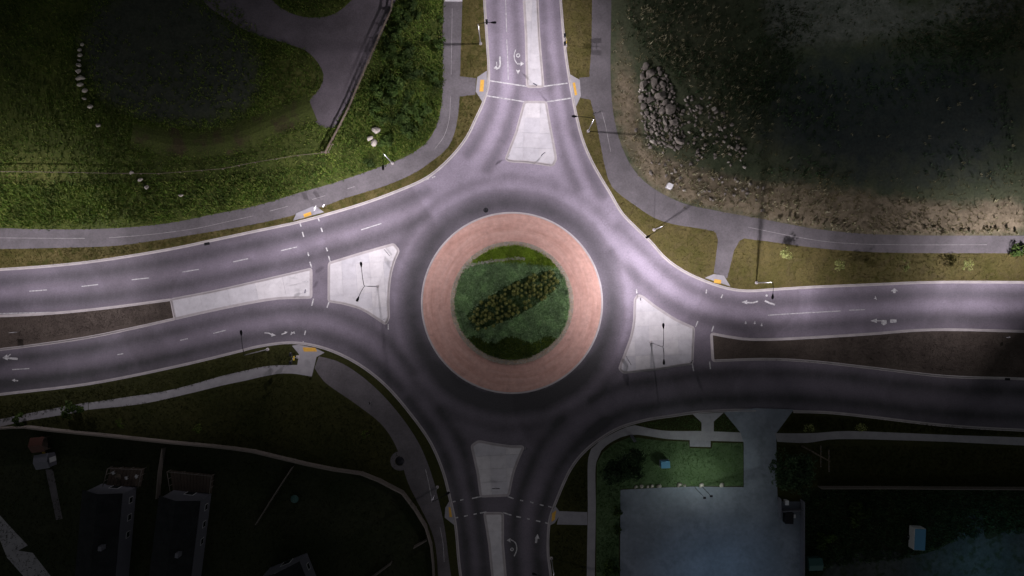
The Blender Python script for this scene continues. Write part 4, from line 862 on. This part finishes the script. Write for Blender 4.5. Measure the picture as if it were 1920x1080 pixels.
for (px_, py_), lb in (((233, 792), 'young tree on the dim lawn left of centre below the walk'), ((380, 800), 'young tree on the dim lawn above the cream fence bend'), ((690, 812), 'young tree on the dim lawn by the lower left path')):
    tree((px_, py_), 2.4, 1.1, lb, 260, 'l_weed', 0.10, 0.04, 0.8, 9)

# ------------------------------------------------------------------ stones
def rock_mesh(k):
    bm = bmesh.new(); bmesh.ops.create_icosphere(bm, subdivisions=2, radius=1.0)
    rr_ = random.Random(k); cuts = [Vector((rr_.gauss(0, 1), rr_.gauss(0, 1), rr_.gauss(0, 1))).normalized() for _ in range(15)]
    for c in cuts:
        d = rr_.uniform(0.48, 0.82)
        for v in bm.verts:
            e = v.co.dot(c) - d
            if e > 0: v.co -= c * e
    for v in bm.verts: v.co += Vector((rr_.gauss(0, .02), rr_.gauss(0, .02), rr_.gauss(0, .02)))
    m_ = bpy.data.meshes.new('boulder'); bm.to_mesh(m_); bm.free(); return m_
rock_a = [rock_mesh(k) for k in range(8)]; rock_b = [m_.copy() for m_ in rock_a]
for m_ in rock_a: m_.materials.append(M['stone'])
for m_ in rock_b: m_.materials.append(M['stone_p'])
def boulder(px_, py_, sx, sy, label, group=None, pale=False, rz=None, z=0.0):
    o = link('boulder', random.choice(rock_b if pale else rock_a)); x, y = W2(px_, py_); s = min(sx, sy)
    o.location = (x, y, Z + z + s * 0.022); o.scale = (sx * 0.062, sy * 0.062, s * 0.045); o.rotation_euler = (random.uniform(-.2, .2), random.uniform(-.2, .2), random.uniform(-.5, .5) if rz is None else rz)
    tag(o, label, 'boulder', group)
pile = [(1199, 127), (1215, 128), (1240, 128), (1262, 160), (1272, 205), (1284, 250), (1282, 275), (1262, 284), (1235, 272), (1212, 262), (1205, 235), (1198, 170)]
got = [(1217, 141, 20, 16), (1226, 155, 13, 17), (1243, 160, 14, 15), (1239, 180, 23, 20), (1244, 148, 13, 7), (1205, 160, 17, 17), (1218, 189, 16, 12), (1248, 193, 17, 15), (1256, 207, 20, 18), (1264, 229, 16, 16), (1225, 219, 12, 12), (1246, 228, 11, 18), (1276, 266, 18, 14), (1248, 243, 11, 11), (1255, 275, 17, 7), (1210, 126, 12, 14), (1221, 245, 13, 10), (1203, 145, 10, 13), (1240, 209, 13, 14)]
for g_ in got: boulder(*g_, 'large grey boulder in the rock pile beside the upper right path', 'large boulders of the rock pile')
taken = [(a_, b_, (c_ + d_) / 4) for a_, b_, c_, d_ in got]
for p in sample(px_poly(pile), 900):
    x, y = p[0] / S + 960, 540 - p[1] / S; r = random.choice((1.8, 2.2, 2.6, 3, 3.6, 4.6))
    if any(math.hypot(x - a_, y - b_) < (r + c_) * 0.82 for a_, b_, c_ in taken): continue
    taken.append((x, y, r)); boulder(x, y, r * 2.2 * random.uniform(.8, 1.2), r * 2.2 * random.uniform(.8, 1.2), 'small fieldstone in the rock pile beside the upper right path', 'small stones of the rock pile', random.random() < 0.12)
    if len(taken) > 190: break
scat = np.vstack([sample(px_poly([(1270, 170), (1330, 180), (1400, 260), (1400, 320), (1300, 300), (1280, 240)]), 100), sample(px_poly([(1190, 240), (1240, 285), (1330, 320), (1440, 350), (1440, 400), (1300, 370), (1220, 330)]), 60)])
for p in scat:
    r = random.uniform(3, 7.5); boulder(p[0] / S + 960, 540 - p[1] / S, r * random.uniform(.8, 1.4), r, 'stray fieldstone on the rough ground below and right of the rock pile', 'stray stones around the rock pile', random.random() < .2)
for i, (x, y, w, h_) in enumerate(((156, 85, 7, 6), (151, 95, 8, 6), (152, 105, 9, 7), (151, 114, 6, 5), (151, 123, 10, 9), (149, 135, 13, 8), (153, 147, 17, 10), (152, 160, 13, 7), (161, 171, 11, 8), (161, 186, 8, 6), (171, 201, 11, 7), (187, 236, 9, 6))):
    boulder(x, y, w, h_, 'pale stepping stone in the curved row across the dark hollow', 'row of stones in the dark hollow', True, 0, 0.12)
for x, y, w, h_, lb in ((249, 324, 8, 7, 'white stone upper of three at the wire fence'), (265, 338, 10, 6, 'white stone middle of three at the wire fence'), (277, 352, 10, 7, 'white stone lowest of three at the wire fence'), (341, 367, 10, 6, 'lone white stone above the upper left path'), (706, 246, 17, 15, 'squarish pinkish boulder, topmost of three by the thicket'), (695, 261, 14, 9, 'flat pointed boulder, middle of three by the thicket'), (702, 270, 13, 13, 'round pale boulder, lowest of three by the thicket')):
    boulder(x, y, w, h_, lb, None, True, 0.15, 0.22)
for x, y, w in ((1192, 912, 7), (1203, 911, 7), (1214, 912, 6), (1222, 911, 7), (1236, 910, 10), (1273, 908, 10), (1314, 909, 10), (1352, 909, 9), (1283, 910, 6)):
    boulder(x, y, w, w * 0.9, 'pale stone in the row edging the parking lot and lit lawn', 'stones edging the parking lot', True)

# ------------------------------------------------------------------ fences and walls
def fence(pts, label, h, spacing, rails, mat, name='fence', rail_r=0.04, post_r=0.06, board=None, group=None):
    wp = [Vector(W2(*p)) for p in pts]
    root = tag(empty(name, (*wp[0], Z)), label, 'fence', group); o0 = wp[0]
    acc = []
    for i in range(len(wp) - 1):
        k = max(1, round((wp[i + 1] - wp[i]).length / spacing))
        for j in range(k): acc.append(wp[i].lerp(wp[i + 1], j / k))
    acc.append(wp[-1]); pm = None
    for p in acc:
        if pm is None:
            bm = bmesh.new(); box(bm, -post_r, -post_r, -0.05, post_r, post_r, h + 0.05); pm = bpy.data.meshes.new('post'); bm.to_mesh(pm); bm.free(); pm.materials.append(M[mat])
        q = link('post', pm, None, root); q.location = (p.x - o0.x, p.y - o0.y, 0)
    for a, b in zip(acc, acc[1:]):
        d = b - a; L = d.length; an = math.atan2(d.y, d.x)
        if board:
            bm = bmesh.new(); box(bm, post_r, -board / 2, 0.05, L - post_r, board / 2, h); q = from_bm('panel', bm, M[mat], root); q.location = (a.x - o0.x, a.y - o0.y, 0); q.rotation_euler = (0, 0, an)
            bm = bmesh.new(); box(bm, post_r * 0.2, -board * 0.9, h, L - post_r * 0.2, board * 0.9, h + 0.06); t = from_bm('cap', bm, M[mat], q)
        for z in rails:
            bm = bmesh.new(); box(bm, 0, -rail_r, z - rail_r, L, rail_r, z + rail_r); q = from_bm('rail', bm, M[mat], root); q.location = (a.x - o0.x, a.y - o0.y, 0); q.rotation_euler = (0, 0, an)
    return root
fence([(741, -30), (735, 22), (712, 72), (692, 118), (672, 165), (655, 205), (640, 235), (612, 288)], 'long timber rail fence along the gravel turnaround', 1.1, 2.6, (0.5, 1.0), 'wood', 'timber_fence', 0.07, 0.09)
for i, ((x0, y0), (x1, y1)) in enumerate((((614, 287), (622, 272)), ((618, 287), (626, 272)), ((605, 287), (612, 286)))):
    fence([(x0, y0), (x1, y1)], ('short rail nearest the fence end by the gravel track', 'short rail farther from the fence end by the gravel track', 'tiny cross rail at the timber fence corner')[i], 0.9, 1.6, (0.85,), 'wood', 'barrier_rail', 0.05, 0.06)
fence([(612, 288), (560, 293), (480, 306), (420, 318), (300, 327), (200, 326), (100, 324), (-20, 323)], 'low wire fence crossing the upper left grass', 0.8, 4.0, (0.75,), 'wood', 'wire_fence', 0.035, 0.045)
fence(smooth_line(FENCE_SW, 28), 'long cream panel fence curving behind the back yards', 1.9, 2.6, (), 'vinyl', 'panel_fence', 0.04, 0.10, 0.14)
fence([(553, 872), (520, 922), (485, 978)], 'thin yard fence slanting down from the cream fence', 1.5, 2.4, (), 'vinyl', 'panel_fence', 0.04, 0.06, 0.06)
fence([(312, 838), (305, 880), (301, 930)], 'short yard fence between the two decks', 1.5, 2.4, (), 'vinyl', 'panel_fence', 0.04, 0.06, 0.06)
fence([(802, 1008), (778, 1022)], 'short fence stub at the end of the cream fence', 1.5, 2.4, (), 'vinyl', 'panel_fence', 0.04, 0.06, 0.06)
fence([(735, 1052), (690, 1085)], 'yard fence stub at the bottom edge', 1.5, 2.4, (), 'vinyl', 'panel_fence', 0.04, 0.06, 0.06)
fence([(1533, 911), (1650, 911), (1780, 912), (1960, 913)], 'straight panel fence behind the lower right lawn', 1.7, 2.8, (), 'vinyl', 'panel_fence', 0.04, 0.08, 0.08)
fence([(1500, 936), (1500, 1100)], 'wall-like fence on the right side of the driveway lot', 1.7, 2.8, (), 'siding', 'panel_fence', 0.04, 0.09, 0.14)

# ------------------------------------------------------------------ houses and sheds in the back yards
def house(ne, ang, w, dpt, wall_h, label, ridge_along_y=True):
    """ne = plan point of the north-east wall corner; the house runs west w and south dpt metres"""
    x, y = W2(*ne); root = tag(empty('house', (x, y, Z), ang), label, 'house')
    part_box('wall', (-w, -dpt, 0, 0, 0, wall_h), 'siding', root)
    ov = 0.35; rh = w * 0.22
    for s in (-1, 1):
        bm = bmesh.new(); xr = -w / 2; xe = ov if s > 0 else -w - ov
        ze = wall_h - 0.05; zr = wall_h + rh
        vs_ = [(xr, ov, zr), (xe, ov, ze), (xe, -dpt - ov, ze), (xr, -dpt - ov, zr)]
        top = [bm.verts.new((a, b, c + 0.14)) for a, b, c in vs_]; lo = [bm.verts.new((a, b, c + 0.02)) for a, b, c in vs_]
        bm.faces.new(top); bm.faces.new(lo[::-1])
        for k in range(4): bm.faces.new((top[k], top[(k + 1) % 4], lo[(k + 1) % 4], lo[k]))
        bmesh.ops.recalc_face_normals(bm, faces=bm.faces); rf = from_bm('roof', bm, M['roof'], root)
    bm = bmesh.new(); a = [bm.verts.new(v) for v in ((-w, 0.0, wall_h), (0, 0.0, wall_h), (-w / 2, 0.0, wall_h + rh))]; bm.faces.new(a[::-1]); from_bm('gable', bm, M['siding'], root)
    for k in range(3):
        yy = -2.0 - k * 3.2
        if yy < -dpt + 1: break
        wdw = part_box('window', (0.0, yy - 0.6, 1.0, 0.04, yy + 0.6, 2.2), 'white', root); part_box('pane', (0.041, yy - 0.5, 1.1, 0.05, yy + 0.5, 2.1), 'glass', wdw)
    dr = part_box('door', (-w * 0.62, 0.0, 0.1, -w * 0.36, 0.05, 2.2), 'white', root); part_box('pane', (-w * 0.60, 0.051, 0.2, -w * 0.38, 0.06, 2.1), 'glass', dr)
    part_box('chimney', (-w * 0.3, -dpt * 0.5 - 0.4, wall_h, -w * 0.3 + 0.6, -dpt * 0.5 + 0.4, wall_h + rh + 0.7), 'siding', root)
    return root
house((257, 912), R(-5), 6.5, 18, 5.2, 'dark-roofed house below the square furnished deck')
house((397, 925), R(-7), 6.8, 18, 5.2, 'dark-roofed house below the wider deck with pale side wall')
house((576, 1036), R(22), 7.5, 14, 5.0, 'dark-roofed house at the bottom edge left of the bottom road')
def deck(pts, label, h=0.6, rail=True, name='deck'):
    wp = to_w(pts); c = centroid(wp); root = tag(empty(name, (c[0], c[1], Z)), label, 'deck')
    a, b, d_ = Vector(wp[0]), Vector(wp[1]), Vector(wp[3]); n_ = max(4, int((b - a).length / 0.6))
    for k in range(n_):
        g_ = 0.03 / (b - a).length; t0, t1 = k / n_ + g_, (k + 1) / n_ - g_; e = Vector(wp[2])
        q = [a.lerp(b, t0), a.lerp(b, t1), d_.lerp(e, t1), d_.lerp(e, t0)]
        o = slab('plank', [(v.x - c[0], v.y - c[1]) for v in q], h - 0.1, h, M['deck'], root)
    if rail:
        for i in (3, 0, 1):
            p, q = Vector(wp[i]) - Vector(c), Vector(wp[(i + 1) % 4]) - Vector(c)
            part_tube('rail', [(p.x, p.y, h + 1.0), (q.x, q.y, h + 1.0)], [0.07, 0.07], 'vinyl', root, 5)
            for t in (0, 0.33, 0.66): v = p.lerp(q, t); part_tube('post', [(v.x, v.y, 0), (v.x, v.y, h + 1.0)], [0.06, 0.06], 'vinyl', root, 5)
deck([(212, 874), (275, 876), (268, 910), (203, 908)], 'square railed deck with garden furniture above the left house')
deck([(322, 880), (404, 888), (400, 922), (328, 919)], 'wide railed deck above the right back-yard house')
def table(px_, py_, r, label, mat='wood', z=0.62):
    x, y = W2(px_, py_); root = tag(empty('garden_table', (x, y, Z + z)), label, 'table')
    part_tube('table_top', [(0, 0, 0.70), (0, 0, 0.74)], [r, r], mat, root, 14); part_tube('leg', [(0, 0, 0), (0, 0, 0.70)], [0.06, 0.05], 'dark', root, 6); part_tube('base', [(0, 0, 0), (0, 0, 0.04)], [0.25, 0.22], 'dark', root, 8)
table(230, 890, 0.6, 'round wooden table on the square deck'); table(555, 933, 0.75, 'small round teal table alone on the dark lawn', 'teal', 0)
def chair(px_, py_, rz, label):
    x, y = W2(px_, py_); root = tag(empty('garden_chair', (x, y, Z + 0.61), rz), label, 'chair')
    part_box('seat', (-.25, -.25, .40, .25, .25, .45), 'white', root); part_box('backrest', (-.25, .22, .45, .25, .27, .9), 'white', root)
    for sx in (-.22, .22):
        for sy in (-.22, .22): part_box('leg', (sx - .02, sy - .02, 0, sx + .02, sy + .02, .40), 'white', root)
chair(219, 884, 0.6, 'white garden chair left of the round table on the deck'); chair(243, 893, -1.4, 'white garden chair right of the round table on the deck'); chair(262, 890, -2, 'white garden chair in the right corner of the deck')
def shed(px_, py_, w, d_, h, ang, label, roofmat, wallmat, name='shed', flat=False):
    x, y = W2(px_, py_); root = tag(empty(name, (x, y, Z), ang), label, 'shed')
    part_box('wall', (-w / 2, -d_ / 2, 0, w / 2, d_ / 2, h), wallmat, root)
    for s in (-1, 1):
        bm = bmesh.new(); q = [(-w / 2 - .12, 0, h + (0.1 if flat else .5)), (w / 2 + .12, 0, h + (0.1 if flat else .5)), (w / 2 + .12, s * (d_ / 2 + .15), h), (-w / 2 - .12, s * (d_ / 2 + .15), h)]
        t = [bm.verts.new((a, b, c + .1)) for a, b, c in q]; lo = [bm.verts.new((a, b, c + .02)) for a, b, c in q]; bm.faces.new(t); bm.faces.new(lo[::-1])
        for k in range(4): bm.faces.new((t[k], t[(k + 1) % 4], lo[(k + 1) % 4], lo[k]))
        bmesh.ops.recalc_face_normals(bm, faces=bm.faces); from_bm('roof', bm, M[roofmat], root)
    part_box('door', (w / 2, -.45, .05, w / 2 + .03, .45, min(h - .1, 1.8)), 'white', root); return root
shed(94, 860, 2.4, 2.4, 2.0, R(8), 'small garden shed with pale roof by the far left fence', 'siding', 'siding')
shed(1521, 1051, 2.3, 2.0, 1.6, R(2), 'small teal tool shed in the lower right yard', 'teal', 'teal', 'tool_shed')
# red climbing frame beside the shed
x, y = W2(86, 829); root = tag(empty('play_frame', (x, y, Z), R(6)), 'red roofed play frame above the pale shed', 'play frame')
for sx in (-1.1, 1.1):
    for sy in (-1.1, 1.1): part_box('post', (sx - .06, sy - .06, 0, sx + .06, sy + .06, 2.0), 'wood', root)
part_box('platform', (-1.1, -1.1, 1.0, 1.1, 1.1, 1.08), 'deck', root)
for s in (-1, 1):
    bm = bmesh.new(); vv = [bm.verts.new(v) for v in ((-1.3, 0, 2.8), (1.3, 0, 2.8), (1.3, s * 1.4, 2.0), (-1.3, s * 1.4, 2.0))]; bm.faces.new(vv); from_bm('roof', bm, M['red'], root)
bm = bmesh.new(); vv = [bm.verts.new(v) for v in ((-.3, -1.1, 1.05), (.3, -1.1, 1.05), (.3, -3.0, .15), (-.3, -3.0, .15))]; bm.faces.new(vv); from_bm('slide', bm, M['signyellow'], root)

# ------------------------------------------------------------------ cargo trailer, bins, utility pole, cabinets
x, y = W2(1711, 1003); root = tag(empty('cargo_trailer', (x, y, Z), R(-3)), 'small white cargo trailer with a blue roof in the dim right yard', 'trailer')
part_box('body', (-1.05, -2.0, .45, 1.05, 2.0, 2.15), 'white', root, bevel=.05); part_box('roof', (-1.0, -1.95, 2.15, 1.0, 1.95, 2.22), 'trailer_blue', root, bevel=.02)
for sx in (-1.0, 1.0):
    wh = part_tube('wheel', [(sx - .1, -.2, .33), (sx + .1, -.2, .33)], [.33, .33], 'black', root, 14); part_tube('rim', [(sx - .11, -.2, .33), (sx + .11, -.2, .33)], [.18, .18], 'metal', wh, 10)
    part_box('fender', (sx * 1.04 - .12, -.65, .68, sx * 1.04 + .12, .25, .72), 'dark', root)
part_tube('drawbar', [(-.6, 2.0, .5), (0, 3.0, .5)], [.05, .05], 'dark', root, 6); part_tube('drawbar', [(.6, 2.0, .5), (0, 3.0, .5)], [.05, .05], 'dark', root, 6); part_tube('jockey_wheel', [(-.04, 3.0, .15), (.04, 3.0, .15)], [.15, .15], 'black', root, 10)
part_box('rear_door', (-.9, -2.03, .55, .9, -2.0, 2.0), 'siding', root)
def bin_(px_, py_, w, d_, h, mat, label, lid='dark'):
    x, y = W2(px_, py_); root = tag(empty('waste_bin', (x, y, Z + .02), R(-2)), label, 'bin')
    part_box('body', (-w / 2, -d_ / 2, .12, w / 2, d_ / 2, h), mat, root, bevel=.04); part_box('lid', (-w / 2 - .04, -d_ / 2 - .04, h, w / 2 + .04, d_ / 2 + .04, h + .08), lid, root, bevel=.02)
    for sx in (-1, 1): part_tube('wheel', [(sx * w * .4, -d_ * .4, .08), (sx * w * .4 + .05, -d_ * .4, .08)], [.08, .08], 'black', root, 8)
bin_(1474, 967, 1.5, 2.0, 1.3, 'dark', 'dark dumpster in the enclosure beside the driveway'); bin_(1471, 939, .6, .8, 1.0, 'white', 'white bin standing above the dark dumpster', 'white'); bin_(1484, 964, .5, .6, 1.0, 'siding', 'small grey bin right of the dark dumpster', 'white')
fence([(1459, 932), (1459, 968)], 'pale enclosure fence left of the dumpster', 1.3, 1.8, (), 'siding', 'panel_fence', 0.04, 0.06, 0.08); fence([(1462, 955), (1498, 953)], 'pale enclosure fence above the dumpster', 1.3, 1.8, (), 'siding', 'panel_fence', 0.04, 0.06, 0.08)
x, y = W2(1503, 836); root = tag(empty('utility_pole', (x, y, Z)), 'wooden utility pole with two crossarms by the lower right walk', 'utility pole')
part_tube('pole', [(0, 0, 0), (0, 0, 11)], [.17, .11], 'wood', root, 10)
for z in (7.6, 10.6):
    ca = part_box('crossarm', (-.07, -1.9, z, .07, 1.9, z + .14), 'wood', root)
    for yy in (-1.7, -.9, .9, 1.7): part_tube('insulator', [(0, yy, z + .14), (0, yy, z + .34)], [.06, .05], 'siding', ca, 7)
def cabinet(px_, py_, w, d_, h, rz, mat, label):
    x, y = W2(px_, py_); root = tag(empty('utility_cabinet', (x, y, Z), rz), label, 'cabinet')
    part_box('base', (-w / 2 - .1, -d_ / 2 - .1, 0, w / 2 + .1, d_ / 2 + .1, .1), 'walk', root); part_box('housing', (-w / 2, -d_ / 2, .1, w / 2, d_ / 2, h), mat, root, bevel=.04)
    part_box('lid', (-w / 2 - .03, -d_ / 2 - .03, h, w / 2 + .03, d_ / 2 + .03, h + .05), mat, root); part_box('door', (-w * .4, -d_ / 2 - .02, .2, w * .4, -d_ / 2, h - .1), mat, root)
cabinet(1254, 350, .95, .85, 1.0, R(-25), 'white', 'white utility cabinet on the brown dirt above the upper right path'); cabinet(1245, 868, 1.6, 1.2, 1.2, R(3), 'trailer_blue', 'pale blue transformer cabinet on the lit lawn')
# ------------------------------------------------------------------ signs and small street furniture
def sign(px_, py_, ang, label, w=.75, h=.75, top=2.4, mat='white', name='sign', shape='rect', two=False):
    x, y = W2(px_, py_); root = tag(empty(name, (x, y, .12), ang), label, 'sign')
    part_tube('post', [(0, 0, 0), (0, 0, top)], [.035, .035], 'metal', root, 6)
    bm = bmesh.new()
    if shape == 'disc': tube(bm, [(0, -.06, top - .4), (0, -.04, top - .4)], [w / 2, w / 2], 16)
    elif shape == 'diamond':
        tube(bm, [(0, -.06, top - .4), (0, -.04, top - .4)], [w * .7, w * .7], 4)
    else: box(bm, -w / 2, -.065, top - h, w / 2, -.04, top)
    bmesh.ops.recalc_face_normals(bm, faces=bm.faces); from_bm('plate', bm, M[mat], root)
    return root
sign(1017, 292, R(38), 'keep-right sign on the lower edge of the top splitter island', 1.0, .9, 2.2, 'siding'); sign(1003, 164, R(-30), 'sign at the end of the narrow top median', .8, .8, 2.3, 'siding')
sign(728, 474, R(-50), 'dark chevron board on the upper right corner of the left splitter island', 1.6, .6, 1.3, 'signdark'); sign(1177, 674, R(-60), 'dark chevron board on the lower left corner of the right splitter island', 1.9, .6, 1.3, 'signdark')
sign(722, 598, R(30), 'small sign at the bottom tip of the left splitter island', .6, .6, 1.6, 'siding'); sign(954, 295, R(60), 'small sign at the lower left tip of the top splitter island', .6, .6, 1.6, 'siding')
sign(578, 528, R(5), 'round white sign at the end of the long left median', 1.0, 1.0, 2.6, 'white', shape='disc'); sign(577, 546, R(80), 'low sign below the round sign on the left median', .7, .7, 2.0, 'siding')
sign(597, 393, R(70), 'pedestrian sign by the upper left ramp', .8, .8, 2.6, 'white', shape='diamond'); sign(612, 388, R(60), 'second sign on the strip right of the upper left ramp', .6, .9, 2.4, 'white')
sign(1112, 217, R(20), 'sign at the edge of the upper right path', .7, .7, 2.4, 'signdark'); sign(37, 622, R(0), 'sign in the mulch median at the left edge', .9, .9, 2.0, 'white')
sign(985, 838, R(35), 'sign at the top right tip of the bottom splitter island', .8, .8, 2.2, 'siding'); sign(930, 913, R(0), 'low dark board on the bottom splitter island', 1.4, .4, 1.0, 'signdark'); sign(1198, 561, R(90), 'small sign at the top tip of the right splitter island', .5, .6, 1.6, 'siding')
sign(1880, 631, R(20), 'small sign on the right mulch median', .5, .6, 1.6, 'white'); sign(1293, 676, R(60), 'small sign at the lower right corner of the right island', .6, .6, 1.6, 'signdark'); sign(697, 752, R(90), 'thin sign beside the lower left curved path', .5, .7, 2.6, 'signdark')
def beacon(px_, py_, label):
    x, y = W2(px_, py_); root = tag(empty('beacon_post', (x, y, .12)), label, 'beacon')
    part_tube('post', [(0, 0, 0), (0, 0, 3.2)], [.06, .05], 'metal', root, 8); part_box('footing', (-.3, -.3, 0, .3, .3, .08), 'kerb', root)
    for s in (-1, 1):
        part_tube('arm', [(0, 0, 3.0), (-.3, s * .75, 3.1)], [.03, .03], 'metal', root, 6); hd = part_box('signal_head', (-.55, s * .75 - .3, 2.8, -.15, s * .75 + .3, 3.4), 'dark', root, bevel=.05)
        part_tube('lamp', [(-.35, s * .75 + .305, 3.1), (-.35, s * .75 + .33, 3.1)], [.15, .15], 'lens_off', hd, 10)
    part_box('sign_plate', (-.03, -.4, 2.0, .03, .4, 2.7), 'signyellow', root)
beacon(1060, 86, 'warning beacon post with two dark heads by the top road'); beacon(559, 669, 'teal signal post beside the lower left ramp')
def drain(px_, py_, ang, label, w=1.0, d_=.5):
    x, y = W2(px_, py_); root = tag(empty('drain_grate', (x, y, .0), ang), label, 'drain')
    part_box('frame', (-w / 2, -d_ / 2, .0, w / 2, d_ / 2, .017), 'black', root)
    for k in range(5): xx = -w / 2 + w * (k + .5) / 5; part_box('bar', (xx - .03, -d_ / 2, .017, xx + .03, d_ / 2, .03), 'dark', root)
drain(388, 457, R(10), 'storm drain in the gutter of the upper left road'); drain(1889, 711, R(-3), 'storm drain by the right mulch median'); drain(912, 41, R(88), 'storm drain by the kerb of the top road')
x, y = W2(911, 394); root = tag(empty('manhole_cover', (x, y, 0)), 'round dark manhole cover just above the red apron', 'manhole cover'); part_tube('cover', [(0, 0, .001), (0, 0, .016)], [.36, .36], 'dark', root, 24); part_tube('rim', [(0, 0, .0), (0, 0, .010)], [.46, .45], 'black', root, 24)
x, y = W2(750, 864); root = tag(ring_mesh('concrete_ring', .9, 1.8, Z + .03, Z + .03, 'path'), 'pale concrete ring around a pit on the lower left lawn edge', 'concrete ring'); root.location = (x - ctr.x, y - ctr.y, 0)
part_tube('pit_lid', [(0, 0, 0), (0, 0, .06)], [.8, .78], 'dark', root, 18).location = (ctr.x, ctr.y, Z)
x, y = W2(1186, 821); root = tag(empty('bench', (x, y, Z), R(-58)), 'pale bench on the grass below the bending walk', 'bench')
for k in range(3): part_box('slat', (-.75, -.22 + k * .16, .42, .75, -.09 + k * .16, .46), 'siding', root)
part_box('backrest', (-.75, .26, .5, .75, .30, .9), 'siding', root)
for sx in (-.6, .6): part_box('leg', (sx - .03, -.2, 0, sx + .03, .28, .42), 'dark', root)
# two flood lamps at the edge of the lot light the lawn and the pavement
def flood(px_, py_, label, energy, tilt, col):
    x, y = W2(px_, py_); root = tag(empty('flood_lamp', (x, y, Z)), label, 'lamp', 'flood lamps at the lot edge')
    part_tube('post', [(0, 0, 0), (0, 0, 6.0)], [.06, .05], 'dark', root, 8); hd = part_box('lamp_head', (-.25, -.16, 6.02, .25, .2, 6.2), 'dark', root, bevel=.03); part_box('lens', (-.2, -.1, 6.0, .2, .14, 6.018), 'lens', hd)
    spot(root, (0, 0, 5.94), energy, tilt, 165, 1.0, col, 2.4, 8.0, .1)
flood(1303, 914, 'left dark flood lamp post at the lot edge', 800, (24, 0), (.88, 1, .97)); flood(1315, 911, 'right dark flood lamp post at the lot edge', 120, (-6, 0), (1, .97, .9))
# lamp of the lot beyond the bottom edge
street_lamp((1400, 1135), [(1370, 1120)], 7, 'lot lamp beyond the bottom edge', (300,), light_kw=[dict(col=(.42, .68, 1.0), blend=1)]); street_lamp((1930, 1120), [(1900, 1105)], 7, 'yard lamp beyond the lower right corner', (330,), light_kw=[dict(col=(.22, .68, 1.0), blend=1)])
